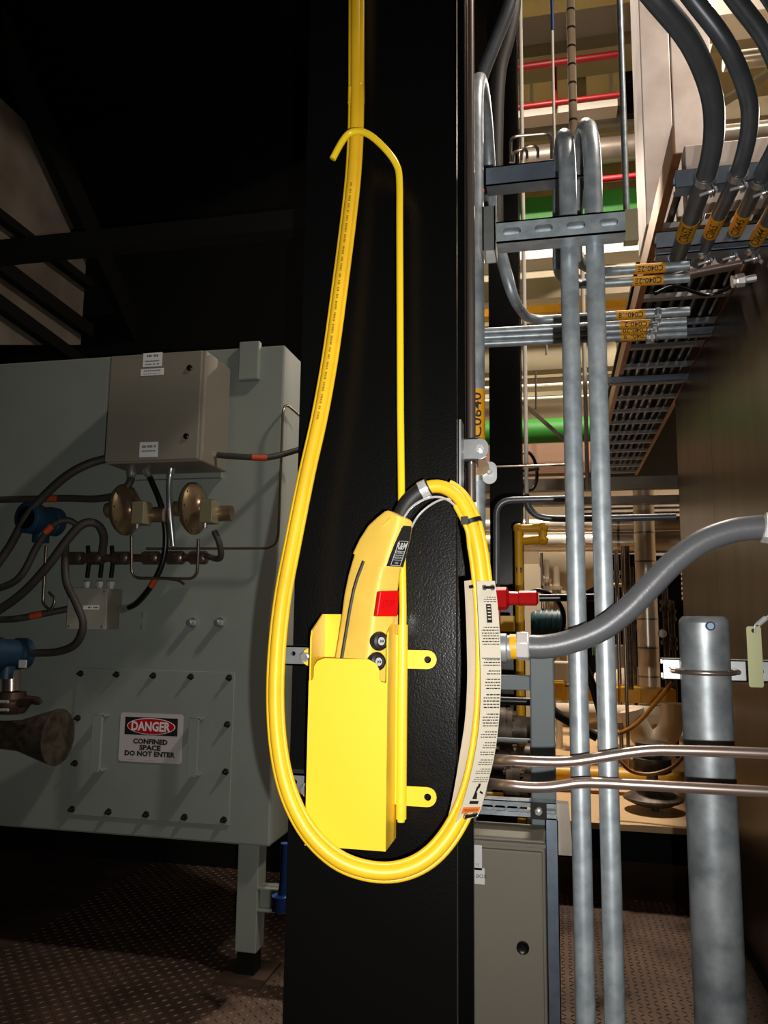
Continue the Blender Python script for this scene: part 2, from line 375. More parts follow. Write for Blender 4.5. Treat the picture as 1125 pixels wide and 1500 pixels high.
i = 5*29-1
z = build(tie(i, 'z', .0152), 'zip_tie', BTIE, t)
build(MB().obox(cc[i]+Vector((-.008, -.0155, 0)), (1, 0, 0), (0, 1, 0), (0, 0, 1), .005, .004, .0055), 'tie_head', BTIE, t, z)

# ================================================================ TAGS ON THE CABLE
def edge(L, n=4): return cr([at(*p) for p in L], n)
def ribbon(Lp, Rp, th=.0012):
    mb = MB(); N = len(Lp); vs = []
    for a, b in zip(Lp, Rp):
        nrm = Vector((0, 0, 1)).cross(b-a).normalized()*th
        vs += [a-nrm*0, b, b+nrm, a+nrm]
    fs = []
    for i in range(N-1):
        for k in range(4): fs.append((i*4+k, i*4+(k+1) % 4, (i+1)*4+(k+1) % 4, (i+1)*4+k))
    fs += [(0, 1, 2, 3), tuple((N-1)*4+k for k in (3, 2, 1, 0))]
    return mb.add(vs, fs)
y9 = [851, 892, 944, 996, 1055, 1105, 1146, 1180, 1204]
fl_ = [(698.5, 700.5, 703, 704.5, 703, 696, 687, 677, 668), (725, 729.6, 733, 734, 731, 724.6, 715, 706, 700)]
FL = edge([(x, y, 1.098) for x, y in zip(fl_[0], y9)]); FR = edge([(x, y-(8 if i == 8 else 0), 1.118) for i, (x, y) in enumerate(zip(fl_[1], y9))])
BL = edge([(x, y, 1.112) for x, y in zip((681, 683, 684.7, 685.3, 682, 674.5, 668, 661.5, 655), y9)])
BR = edge([(x, y-3, 1.14) for x, y in zip((703, 705, 708, 709, 707, 700, 692, 684, 674), y9)])
t = thing('warning_tag', 'upside down white instruction tag with orange band tied to the cable', 'tag', FL[-1])
build(ribbon(FL, FR), 'card', TAGM, t)
def ontag(s, v, lift=.0009):   # s: 0 top .. 1 bottom, v: 0 left .. 1 right
    k = min(max(s, 0), .9999)*(len(FL)-1); i = int(k); f = k-i
    a = FL[i].lerp(FL[i+1], f); b = FR[i].lerp(FR[i+1], f); n = Vector((0, 0, 1)).cross(b-a).normalized()
    return a.lerp(b, v)-n*lift
rows = MB(); H = 360.0
def row(y, v0, v1, th=.0035):
    s = (y-851)/353; x = v1
    while x > v0+.02:
        wd = random.uniform(.06, .17); e = max(v0, x-wd)
        rows.add([ontag(s, e), ontag(s, x), ontag(s+th, x), ontag(s+th, e)], [(0, 1, 2, 3)]); x = e-.035
for y0, n, v0 in ((877, 3, .3), (918, 7, .1), (958, 3, .12), (972, 2, .25), (982, 4, .2), (999, 5, .12), (1020, 5, .12), (1041, 3, .12), (1055, 3, .3), (1068, 2, .2), (1079, 3, .2), (1093, 3, .2), (1107, 3, .15)):
    for k in range(n): row(y0+k*3.4, v0+random.uniform(0, .2) if k == 0 else v0, .93)
build(rows, 'fine_print', INK, t)['kind'] = 'stuff'
hd = MB()
def quad(mb, s0, s1, v0, v1, lift=.0011): 
    n = 4
    for k in range(n):
        a, b = s0+(s1-s0)*k/n, s0+(s1-s0)*(k+1)/n
        mb.add([ontag(a, v0, lift), ontag(a, v1, lift), ontag(b, v1, lift), ontag(b, v0, lift)], [(0, 1, 2, 3)])
quad(hd, .885, .935, .06, .92); band = build(hd, 'header_band', ORG, t)
wt = MB(); V, Fc, w0, h0 = text2d('WARNING', .02)
wt.add([ontag(.91+b/h0*.028, .49-a/w0*.72, .0016) for a, b in V], Fc); build(wt, 'lettering', mat('dark_orange_ink', (120, 50, 12), .6), t, band)
lg = MB(); quad(lg, .105, .175, .38, .64); mark = build(lg, 'maker_mark', INK, t)
lw = MB()
for k in range(5): quad(lw, .112+k*.012, .116+k*.012, .43, .59, .0016)
build(lw, 'mark_lines', TAGM, t, mark)
ic = MB()     # falling-load pictogram
for poly in ([(.80, .55), (.80, .42), (.835, .38), (.835, .62)], [(.77, .45), (.77, .6), (.80, .5), (.80, .42)], [(.755, .5), (.755, .62), (.775, .62), (.775, .5)], [(.79, .68), (.80, .85), (.81, .85), (.80, .66)], [(.845, .3), (.845, .75), (.865, .75), (.865, .3)]):
    ic.ngon([ontag(s, v) for s, v in poly])
build(ic, 'pictogram', INK, t)
ln = MB(); quad(ln, .298, .3005, .05, .95); build(ln, 'rule_line', INK, t)
for s in (.03, .965):
    e = MB(); c = ontag(s, .58, .0012)
    for v in (.36, .8): e.torus(ontag(s, v, .001), (ontag(s, .5, .01)-ontag(s, .5, 0)), .0035, .0009, 14, 6)
    build(e, 'eyelet', ZINC, t)
    build(MB().tube([ontag(s, .3, .002), ontag(s, .5, .0035), ontag(s, .84, .002)], .0022, 8), 'zip_tie', BTIE, t)
t = thing('blank_tag', 'blank back of a cream tag lying behind the cable', 'tag', BL[-1])
build(ribbon(BL, BR), 'card', TAGM, t)
for i in (1, -3):
    a = BL[i].lerp(BR[i], .28)-Vector((0, .002, 0)); b = BL[i].lerp(BR[i], .6)-Vector((0, .012, 0))
    build(MB().tube([a, b], .0024, 8), 'zip_tie', BTIE, t)

# ================================================================ PENDANT CONTROL
def section(L, C, R, Y0, kl=.55, kr=.85, rr=.007, n=4):
    c = at(*C, Y0); l = at(*L, Y0); r = at(*R, Y0)
    l = at(*L, Y0+abs(c.x-l.x)*kl); r = at(*R, Y0+abs(r.x-c.x)*kr)
    b = l+r-c; Q = [c, r, b, l]; out = []
    for i in range(4):
        p = Q[i]; a = (Q[i-1]-p); d = (Q[(i+1) % 4]-p); k = min(rr, a.length*.45, d.length*.45)
        s, e = p+a.normalized()*k, p+d.normalized()*k
        for j in range(n+1):
            u = j/n; out.append(s*(1-u)**2+p*2*u*(1-u)+e*u*u)
    return out, Q
def loft(secs, cap=True):
    mb = MB(); n = len(secs[0]); vs = [v for s in secs for v in s]
    mb.add(vs, [(i*n+k, i*n+(k+1) % n, (i+1)*n+(k+1) % n, (i+1)*n+k) for i in range(len(secs)-1) for k in range(n)], True)
    for s, r in ((0, 1), (len(secs)-1, 0)):
        mb.f.append([s*n+k for k in range(n)][::-1 if r else 1]); mb.sm.append(False)
    return mb
PY = 1.085
head = [((566, 746.5), (583, 756), (604, 763)), ((561, 748), (584, 759.5), (606.5, 766)), ((550, 757), (581, 772), (606.5, 773)), ((537, 769), (576, 788), (604, 790)), ((524, 789), (569.5, 808), (599, 810)), ((515, 808), (563, 828), (594, 830)), ((514.5, 810), (562, 831.5), (593, 833))]
grip = [((517, 810), (560, 831), (590, 833)), ((512.5, 825), (558, 838), (589.5, 838)), ((507.5, 843), (555, 850), (588, 848)), ((502, 870), (550, 880), (583, 880)), ((497.5, 905), (545.5, 915), (580, 915)), ((493, 935), (541.5, 945), (576, 945)), ((488.5, 962), (537.5, 975), (572, 975)), ((482, 1010), (531, 1022), (565, 1022)), ((477, 1050), (525, 1062), (559, 1062))]
t = thing('pendant_control', 'yellow hand pendant with red stop button standing in the holster', 'pendant', at(530, 1060, 1.11))
hs_ = [section(*s, PY) for s in head]; gs_ = [section(*s, PY+.004 if i > 0 else PY+.003) for i, s in enumerate(grip)]
build(loft([s[0] for s in gs_]), 'grip', YPEN, t)
hd = build(loft([s[0] for s in hs_]), 'head_cover', YPEN, t)
def onface(Q, f, lift, side='R'):
    c, r, b, l = Q
    e = r if side == 'R' else l; n = (r-c).cross(Vector((0, 0, 1))).normalized() if side == 'R' else Vector((0, 0, 1)).cross(l-c).normalized()
    if n.y > 0: n = -n
    return c.lerp(e, f)+n*lift
def gq(y, secs=grip, Y0=PY+.004):    # interpolated section through corner height y
    for i in range(len(secs)-1):
        if secs[i][1][1] <= y <= secs[i+1][1][1]: break
    f = (y-secs[i][1][1])/(secs[i+1][1][1]-secs[i][1][1])
    s = [tuple(a+(b-a)*f for a, b in zip(secs[i][k], secs[i+1][k])) for k in range(3)]
    return section(*s, Y0)[1]
# black label on the head
lb = MB(); A = []; B = []
for y, f0, f1 in ((769, .36, .80), (773, .28, .84), (785, .2, .86), (800, .13, .87), (815, .1, .88), (829, .09, .88)):
    Q = gq(y, head, PY); A.append(onface(Q, f0, .0009)); B.append(onface(Q, f1, .0009))
for i in range(5): lb.add([A[i], B[i], B[i+1], A[i+1]], [(0, 1, 2, 3)])
lab = build(lb, 'name_plate', INK, t, hd)
def frame_at(y, f, lift):
    Q0, Q1 = gq(y-5, head, PY), gq(y+5, head, PY); c = onface(gq(y, head, PY), f, lift)
    u = (onface(Q0, f+.2, 0)-onface(Q0, f, 0)).normalized(); v = (onface(Q0, f, 0)-onface(Q1, f, 0)).normalized()
    return c, u, v
pr_ = MB()
c, u, v = frame_at(799, .52, .0015); text(pr_, 'R&M', c, u, v, width=.0165, height=.0105, bold=.02)
for y, s in ((809, 'MATERIALS'), (816, 'HANDLING'), (823.5, 'INC')):
    c, u, v = frame_at(y, .5, .0015); text(pr_, s, c, u, v, width=.015 if s != 'INC' else .006, height=.0032)
for y in (806.5, 812.5, 819.5):
    c, u, v = frame_at(y, .5, .0018); pr_.obox(c, u, v, u.cross(v), .0085, .0003, .0001)
for (ya, fa), (yb, fb) in (((792, .32), (792, .78)), ((792, .78), (827.5, .7)), ((827.5, .7), (827.5, .26)), ((827.5, .26), (792, .32))):
    a = frame_at(ya, fa, .0018)[0]; b = frame_at(yb, fb, .0018)[0]; pr_.tube([a, b], .0004, 5)
build(pr_, 'lettering', GRYP, t, lab)
# black strip along the grip
st = MB(); P = [onface(gq(y), f, .0003, 'L') for y, f in ((840, .615), (850, .645), (870, .685), (900, .715), (935, .735), (975, .745))]
P = [onface(gq(833), .595, .0003, 'L')]+P
build(MB().tube(P, .0028, 8), 'rubber_strip', RUB, t)
# red stop button
Q0, Q1 = gq(866), gq(903)
n = onface(Q0, .5, 1)-onface(Q0, .5, 0); dp = n*.010
a, b = onface(Q0, .0, -.002), onface(Q0, .86, -.002); d_, c_ = onface(Q1, .0, -.002), onface(Q1, .92, -.002)
rb = build(MB().hexa([d_, c_, b, a, d_+dp, c_+dp, b+dp, a+dp]), 'stop_button', REDB, t, bevel=.002)
rt = MB(); cc_ = (a+b+c_+d_)/4+dp; text(rt, 'STOP', cc_, (b-a), (a-d_), width=.021, height=.010, lift=.0004); build(rt, 'lettering', REDE, t, rb)
for y, nm in ((939, 'a'), (969, 'b')):
    Q = gq(y); c = onface(Q, .34, -.002)
    bb = build(MB().lathe(c, n, [(0, .0135), (.006, .0135), (.010, .012), (.012, .0085), (.0115, .0065), (.009, .006)], 22), 'push_button', RUB, t)
    build(MB().lathe(c+n*.009, n, [(0, .0058), (.0012, .0058)], 16), 'button_cap', GRYP, t, bb)
    ar = MB(); u = (Q[1]-Q[0]).normalized()
    for dx in (-.0022, .0014): ar.ngon([c+n*.0106+u*dx+Vector((0, 0, .0026)), c+n*.0106+u*dx-Vector((0, 0, .0026)), c+n*.0106+u*(dx+.003)])
    build(ar, 'arrow_mark', INK, t, bb)
sm = MB(); q = [onface(gq(y, head, PY), f, .0004, 'L') for y, f in ((764, .35), (772, .45), (780, .52))]
build(MB().tube(q, [.0028, .0024, .0008], 8), 'cable_lug', YPEN, t, hd)
#---PART2
# ================================================================ RIGHT OF THE COLUMN: TUBES, CONDUITS, STRUTS
def vz(x, y, Y): return at(x, y, Y).z
def face_dir(p, ax):
    d = (CAM-p); d = d-ax*d.dot(ax); return d.normalized()
def band(root, p, q, r, txt, mt=LBL, flip=False, h=None):
    p, q = Vector(p), Vector(q); ax = (q-p).normalized(); c = (p+q)/2
    b = build(MB().tube([p, q], r+.0006, 14), 'label_band', mt, root)
    if txt:
        V, Fc, w0, h0 = text2d(txt, .012); n = face_dir(c, ax); v = n.cross(ax); sg = -1 if flip else 1
        L = (q-p).length*.84; hh = h or r*1.1
        mb = MB(); vs = []
        for a, bb in V:
            an = bb/h0*hh/r*sg; vs.append(c+ax*(a/w0*L*sg)+(n*math.cos(an)+v*math.sin(an))*(r+.0012))
        mb.add(vs, Fc); build(mb, 'lettering', INK, root, b)
    return b
def clamp(c, ax, r, up, label, group, scale=1.0, mt=ZINC):
    """two-piece strut clamp: strap ring, two ears, bolt"""
    c, ax = Vector(c), Vector(ax).normalized(); up = Vector(up); up = (up-ax*up.dot(ax)).normalized(); sd = ax.cross(up)
    t = thing('pipe_clamp', label, 'clamp', c, group); w_ = .008*scale
    mb = MB(); n = 18
    for k in range(n):
        a0, a1 = [2*math.pi*j/n for j in (k, k+1)]; P = []
        for a in (a0, a1):
            for rr in (r+.0006, r+.003):
                for s in (-1, 1): P.append(c+(up*math.cos(a)+sd*math.sin(a))*rr+ax*w_*s)
        mb.add(P, [(0, 1, 5, 4), (2, 3, 7, 6), (0, 2, 6, 4), (1, 3, 7, 5)])
    build(mb, 'strap', mt, t)
    for s in (-1, 1):
        build(MB().obox(c+up*(r+.011*scale)+sd*s*.003, sd, ax, up, .0011, w_, .010*scale), 'ear', mt, t)
    build(MB().cyl(c+up*(r+.013*scale)-sd*.010, c+up*(r+.013*scale)+sd*.022*scale, .0028*scale, n=8).cyl(c+up*(r+.013*scale)-sd*.010, c+up*(r+.013*scale)-sd*.005, .006*scale, n=6), 'bolt', CHRM, t)
    return t
def strut(name, label, p, q, up, depth, h=.041, d=.041, slots=0, group=None, mt=STRT, slot_w=.028, first=None):
    """slotted C channel: slotted face towards the viewer"""
    p, q = Vector(p), Vector(q); u = (q-p).normalized(); L = (q-p).length; v = Vector(up).normalized(); nn = Vector(depth).normalized()
    t = thing(name, label, 'strut', p, group)
    holes = []
    for k in range(slots):
        cx = L*(k+.5)/slots if first is None else first+k*(L-2*first)/(slots-1)
        holes.append(rrect(slot_w, .013, .0062, 4, cx, 0))
    build(MB().plate(p, u, v, [(0, -h/2), (L, -h/2), (L, h/2), (0, h/2)], holes, t=.0025*(1 if u.cross(v).dot(nn) > 0 else -1)), 'face', mt, t)
    for s in (-1, 1):
        a = p+v*s*(h/2-.00125)
        mb = MB().bar(a+nn*d/2, a+nn*d/2+u*L, v*.00125, nn*d/2)
        mb.bar(a+nn*d-v*s*.005, a+nn*d-v*s*.005+u*L, v*.005, nn*.00125)
        build(mb, 'flange', mt, t)
    return t
X_, Y_, Z_ = Vector((1, 0, 0)), Vector((0, 1, 0)), Vector((0, 0, 1))

# two stainless tubes down beside the column, then off to the right
va = at(690, 500, 1.36); vb = at(686.5, 500, 1.41)
pa = [Vector((va.x, 1.36, 4.5)), Vector((va.x, 1.36, vz(700, 1085, 1.36))), at(706, 1112, 1.27), at(728, 1113, 1.20), at(830, 1117.5, 1.20), at(925, 1102, 1.20), at(960, 1098.5, 1.20), at(1060, 1101, 1.20), Vector((.769, 1.20, at(1200, 1107, 1.20).z))]
pb = [Vector((vb.x, 1.41, 4.5)), Vector((vb.x, 1.41, vz(700, 1120, 1.41))), at(706, 1146, 1.30), at(728, 1149, 1.21), at(795, 1155, 1.21), at(850, 1146, 1.21), at(885, 1147, 1.21), Vector((.769, 1.21, at(1200, 1163.5, 1.21).z))]
for P, nm in ((pa, 'front stainless tube beside the column, upper of the two running right'), (pb, 'rear stainless tube beside the column, lower of the two running right')):
    solo(MB().tube([P[0]]+fillet(P[1:], .03, 6), .0078, 14), 'stainless_tube', CPPR, nm, 'tube', 'stainless tubes')

RC = .0150
def goose(name, label, xb, Yf, Yb, ztop, dx, tail, zbot=0.0, r=RC, mt=GALV, lab=None):
    P = [Vector((xb, Yf, zbot))]; R = (Yb-Yf)/2
    for k in range(13):
        a = math.pi*k/12; P.append(Vector((xb+dx*(1-math.cos(a))/2, Yf+R-R*math.cos(a), ztop-R*1.0+R*math.sin(a))))
    t = thing(name, label, 'conduit', P[0], 'galvanised conduits')
    Q = P+fillet([P[-1]]+tail, .06, 6)[1:]; nP = len(P)
    build(MB().tube(Q, [r if i < nP else max(r*.78, r-(i-nP)*r*.04) for i in range(len(Q))], 16), 'pipe', mt, t)
    return t, P
b1, b2, b0 = at(844, 850, 1.30), at(884, 850, 1.28), at(699, 700, 1.43)
zt1, zt2, zt0 = vz(828, 180, 1.37), vz(862, 164, 1.35), vz(712, 99, 1.52)
xr1 = at(1000, 404, 2.3); xr2 = at(1000, 390, 2.3); xr0 = at(1000, 460, 2.1)
g1, P1 = goose('bent_conduit', 'left of the two tall galvanised conduits with gooseneck tops', b1.x, 1.30, 1.62, zt1, -.012, [at(822, 404, 1.70), at(848, 417, 1.95), at(1010, 407, 1.95)])
g2, P2 = goose('bent_conduit', 'right of the two tall galvanised conduits with gooseneck tops', b2.x, 1.28, 1.60, zt2, -.022, [at(848, 384, 1.68), at(872, 399, 1.95), at(1010, 389, 1.95)])
g0, P0 = goose('bent_conduit', 'galvanised conduit with gooseneck hugging the right of the column', b0.x, 1.43, 1.80, zt0, .0, [at(752, 440, 1.82), at(775, 470, 2.0), at(1010, 456, 2.0)], zbot=vz(700, 1165, 1.43))
for g, x0_, x1_, y0_, y1_, Yq, s in ((g1, 926, 972, 412.2, 409.4, 1.95, 'C040-2E'), (g2, 930, 974, 394.8, 391.6, 1.95, 'C040-2E'), (g0, 902, 945, 462.4, 459.9, 2.0, 'C040-18')):
    band(g, at(x0_, y0_, Yq), at(x1_, y1_, Yq), RC*.8, s, flip=True)
band(g0, Vector((b0.x, 1.43, vz(702, 650, 1.43))), Vector((b0.x, 1.43, vz(702, 572, 1.43))), RC, 'C0640')
for i, (ya, yb, lab) in enumerate(((486, 471, 'uppermost of three plain conduits running level behind the tall conduits'), (494, 480, 'middle of three plain conduits running level behind the tall conduits'), (503, 489, 'lowest of three plain conduits running level behind the tall conduits'))):
    t = thing('level_conduit', lab, 'conduit', at(712, ya, 2.05), 'level conduits')
    p, q = at(640, ya+4, 2.05), at(1005, yb, 2.05+.03*i)
    build(MB().tube([p, q], RC*.72, 14), 'pipe', GALV, t)
    band(t, p.lerp(q, .745), p.lerp(q, .86), RC*.72, ['C040-21', 'C040-20', 'C040-19'][i], flip=True)
# clamps on the level conduits
for i, y in enumerate((463, 474, 483, 493)):
    clamp(at(962-i*3, y, 2.0), X_, RC, -Y_, ['topmost clamp on the level conduits by the tray', 'second clamp from top on the level conduits by the tray', 'third clamp from top on the level conduits by the tray', 'lowest clamp on the level conduits by the tray'][i], 'clamps on the level conduits')

# slotted struts
p = at(710, 349, 1.235); q = at(915, 331, 1.235); q.z = p.z; p.z = q.z
zc = (vz(728, 340, 1.235)+vz(915, 324, 1.235))/2
strut('slotted_strut', 'front slotted galvanised strut crossing the tall conduits', (at(727, 340, 1.235).x, 1.235, zc), (at(916, 324, 1.235).x, 1.235, zc), Z_, Y_, h=.037, d=.038, slots=4, mt=GALV, slot_w=.029)
zc2 = vz(800, 249, 1.50)
strut('plain_strut', 'rear blue-grey strut behind the gooseneck tops', (at(712, 252, 1.50).x, 1.50, zc2), (at(882, 238, 1.50).x, 1.50, zc2), Z_, Y_, h=.041, mt=STRT)
a = at(716, 331, 1.25)
strut('short_strut', 'short upright strut piece at left end of slotted strut', (a.x, 1.25, vz(716, 366, 1.25)), (a.x, 1.25, vz(716, 302, 1.25)), X_, Y_, h=.022, d=.05, mt=ZINC)
clamp(Vector((P0[-1].x, 1.80, vz(737, 262, 1.8))), Z_, RC, -Y_, 'clamp on the rear leg of the gooseneck conduit', 'conduit clamps')
# beam clamp on the column edge, holding the tubes
zc = vz(690, 665, 1.38); t = thing('tube_clamp', 'zinc clamp with rubber cushion gripping the stainless tubes', 'clamp', (va.x, 1.36, zc), 'clamps beside the column')
x0c = at(672, 665, 1.33).x; x1c = at(697, 665, 1.33).x
build(MB().box((x0c, 1.338, zc-.017), (x1c, 1.343, zc+.017)), 'strap', ZINC, t)
build(MB().box((x0c, 1.343, zc-.021), (x1c-.003, 1.43, zc+.021)), 'cushion', BTIE, t)
e = rrect(.03, .036, .015, 6); ex = at(702, 665, 1.33)
build(MB().plate((ex.x, 1.3375, zc), X_, Z_, e, t=-.004), 'ear', ZINC, t)
build(MB().lathe((ex.x, 1.336, zc), -Y_, [(0, .0075), (.002, .0075), (.002, .006), (.008, .006), (.008, .0035), (.012, .003)], 8), 'bolt', CHRM, t)
t = thing('tube_clamp', 'round-eared zinc clamp on the gooseneck conduit below the cushion clamp', 'clamp', at(715, 690, 1.41), 'clamps beside the column')
ec = at(716.5, 691, 1.40)
build(MB().plate((ec.x, 1.41, ec.z), X_, Z_, rrect(.026, .041, .0128, 6), t=-.0035), 'ear', ZINC, t)
build(MB().plate((at(704, 684, 1.4).x, 1.404, at(704, 684, 1.4).z), X_, Z_, rrect(.03, .03, .0148, 6), t=-.003), 'ear', BRAS, t)
build(MB().lathe((ec.x, 1.4055, ec.z), -Y_, [(0, .005), (.004, .0048), (.006, .003)], 10), 'bolt', CHRM, t)
build(MB().tube([(b0.x, 1.43, ec.z-.012), (b0.x, 1.43, ec.z+.016)], RC+.0025, 16), 'strap', ZINC, t)
solo(MB().box((xr+.001, 1.222, vz(671, 745, 1.22)), (xr+.0045, 1.262, vz(671, 614, 1.22))).box((xr+.0045, 1.222, vz(671, 745, 1.22)), (xr+.03, 1.2255, vz(671, 745, 1.22)+.01)), 'edge_strut', ZINC, 'thin galvanised plate on the right edge of the black column', 'bracket')

# flexible conduit with its fittings
fx = cr(pts((772, 947, 1.20), (800, 947, 1.20), (835, 940, 1.20), (880, 922, 1.20), (920, 892, 1.20), (955, 856, 1.20), (990, 821, 1.20), (1030, 793, 1.20), (1075, 777, 1.20), (1118, 772, 1.20)), 8)
t = thing('flexible_conduit', 'thick grey flexible conduit curving up to the right', 'conduit', fx[0])
build(MB().tube(fx, .0176, 20), 'jacket', FLEX, t)
hp = at(775, 946, 1.20); ax = X_
nut = build(MB().lathe(at(756, 946.5, 1.20), ax, [(0, .0195), (.0015, .022), (.018, .022), (.020, .019)], 6), 'hex_nut', CHRM, t, bevel=.001)
build(MB().lathe(at(747, 947, 1.20), ax, [(0, .0185), (.010, .0185)], 20), 'sealing_ring', YGAS, t)
build(MB().lathe(at(722, 948, 1.20), ax, [(0, .0185), (.003, .021), (.02, .021), (.022, .0185), (.027, .0185)], 20), 'hub', GALVP, t)
build(MB().lathe(at(1116, 772, 1.20), (at(1135, 775, 1.20)-at(1116, 772, 1.20)), [(0, .018), (.002, .022), (.02, .022)], 6), 'hex_nut', CHRM, t)
build(MB().lathe(at(1136, 774, 1.20), (at(1160, 778, 1.20)-at(1136, 774, 1.20)), [(0, .02), (.03, .02)], 16), 'hub', GALVP, t)
fe = at(1158, 777, 1.20); build(MB().tube(fillet([fe, Vector((.6, 1.2, fe.z)), Vector((.769, 1.2, fe.z))], .03), .017, 16), 'entry_nipple', GALVP, t)

# big galvanised post
c = at(1043, 1200, 1.6); zt_ = vz(1032, 903, 1.6); R = .0445
t = thing('bollard_post', 'thick galvanised pipe post standing in front of the brown panel', 'post', (c.x, 1.6, 0))
build(MB().lathe((c.x, 1.6, 0), Z_, [(0, R), (zt_-.012, R)], 40), 'pipe', GALVP, t)
build(MB().lathe((c.x, 1.6, zt_-.012), Z_, [(0, R), (.006, R-.002), (.012, R-.008)], 40), 'cap', GALVP, t)
bc = at(1040, 917, 1.556); build(MB().lathe((bc.x, 1.6-R*.98, bc.z), -Y_, [(0, .0085), (.005, .0085), (.007, .006)], 16), 'bolt', mat('blue_zinc', (110, 128, 150), .4, .7), t)
zu = vz(1035, 984, 1.6)
ub = [Vector((c.x-.058, 1.67, zu)), Vector((c.x-.058, 1.6, zu))]+[Vector((c.x-.0515*math.cos(a), 1.6-.0505*math.sin(a), zu)) for a in [math.pi*k/14 for k in range(15)]]+[Vector((c.x+.058, 1.6, zu)), Vector((c.x+.058, 1.67, zu))]
solo(MB().tube(ub, .0048, 10), 'u_bolt', CPPR, 'steel u-bolt clasping the thick galvanised post to its strut', 'u-bolt')
strut('post_strut', 'level strut behind the thick galvanised post', (at(972, 985, 1.655).x, 1.655, zu), (.768, 1.655, zu), Z_, Y_, h=.041, slots=5, mt=ZINC)
hg = at(1103, 925, 1.5)
t = thing('hanging_tag', 'slim metal tag hanging from a wire beside the post', 'tag', at(1105, 1000, 1.5))
build(MB().plate(at(1106, 962, 1.5), X_, Z_, rrect(.024, .105, .004, 4), [circ(.004, 12, 0, .045)], t=-.0018), 'plate', mat('brass_tag', (168, 168, 130), .35, .7), t)
build(MB().tube(cr(pts((1106, 928, 1.5), (1106, 916, 1.498), (1112, 912, 1.5), (1135, 895, 1.5)), 5), .0018, 8), 'wire', CHRM, t)
build(MB().cyl(at(1110, 915, 1.498), at(1122, 905, 1.5), .005, n=10), 'ferrule', CHRM, t)

# brown brushed enclosure on the right
XW, YE = .77, 5.2
t = thing('metal_enclosure', 'large brown brushed metal enclosure wall behind the post', 'enclosure', (XW+.4, 3.4, 0))
for a_, b_ in ((1.0, 1.746), (1.75, 2.95), (2.954, 4.1), (4.104, YE)):
    build(MB().box((XW, a_, .03), (XW+.012, b_, 2.80)), 'panel', DUCT, t)
build(MB().box((XW+.012, 1.0, .03), (XW+.9, YE, 2.80)), 'core', BLKM, t)
build(MB().box((XW-.02, 1.0, 0), (XW+.9, YE+.01, .03)), 'plinth', BLKM, t)

# ladder tray over the enclosure
ZT = CAM.z+1.46; XT0, XT1 = .385, .80; YT0, YT1 = 2.42, 8.0
t = thing('cable_tray', 'ladder cable tray running away overhead on the right', 'tray', (XT0, YT0, ZT))
for x in (XT0, XT1):
    build(MB().bar((x, YT0, ZT+.05), (x, YT1, ZT+.05), X_*.003, Z_*.05).bar((x+(.012 if x == XT0 else -.012), YT0, ZT+.001), (x+(.012 if x == XT0 else -.012), YT1, ZT+.001), X_*.012, Z_*.002), 'rail', TRAY, t)
y = 2.6
while y < YT1:
    build(MB().box((XT0+.003, y-.02, ZT+.003), (XT1-.003, y+.02, ZT+.024)), 'rung', RUNG, t); y += .33
struct(MB().box((XT0-.01, 3.5, ZT+.125), (2.6, 9.5, ZT+.15)), 'tray_dark_sheet', BLKM)  # black sheet added over the tray so the view through its rungs stays dark
k = 0
for xx in (.45, .50, .55, .60, .65, .70, .75):
    P = [Vector((xx+random.uniform(-.006, .006), 2.5+j*.6, ZT+.04+random.uniform(0, .015))) for j in range(10)]
    solo(MB().tube(cr(P, 4), .014, 8), 'tray_cable', BTIE, ['leftmost black cable in tray', 'second black cable from left in tray', 'third black cable from left in tray', 'middle black cable of seven in tray', 'third black cable from right in tray', 'second black cable from right in tray', 'rightmost black cable in tray'][k], 'cable', 'black cables lying in the tray'); k += 1
for i, (yy, w_) in enumerate(((3.95, .5), (4.7, .52))):
    strut('tray_strut', ['nearer trapeze strut under the cable tray', 'farther trapeze strut under the cable tray'][i], (XT0-.07, yy, ZT-.025), (XT1+.02, yy, ZT-.025), Z_, Y_, mt=STRT, group='trapeze struts')

# four dark conduits sweeping down to the tray
sw = [[(905, -70, 1.3), (958, -5, 1.35), (1010, 60, 1.42), (1040, 130, 1.5), (1046, 190, 1.57), (1036, 250, 1.66), (1012, 320, 1.85), (984, 400, 2.15)],
      [(965, -70, 1.4), (1012, -5, 1.45), (1062, 62, 1.5), (1092, 130, 1.57), (1098, 180, 1.62), (1084, 245, 1.7), (1053, 315, 1.88), (1022, 385, 2.12)],
      [(1030, -70, 1.42), (1075, -5, 1.48), (1122, 60, 1.54), (1148, 130, 1.6), (1146, 190, 1.66), (1116, 255, 1.74), (1091, 310, 1.9), (1058, 378, 2.12)],
      [(1090, -60, 1.46), (1132, 0, 1.5), (1172, 70, 1.56), (1192, 130, 1.64), (1184, 200, 1.7), (1156, 260, 1.78), (1124, 325, 1.93), (1092, 374, 2.1)]]
names = ['leftmost', 'second from left', 'third from left', 'rightmost']
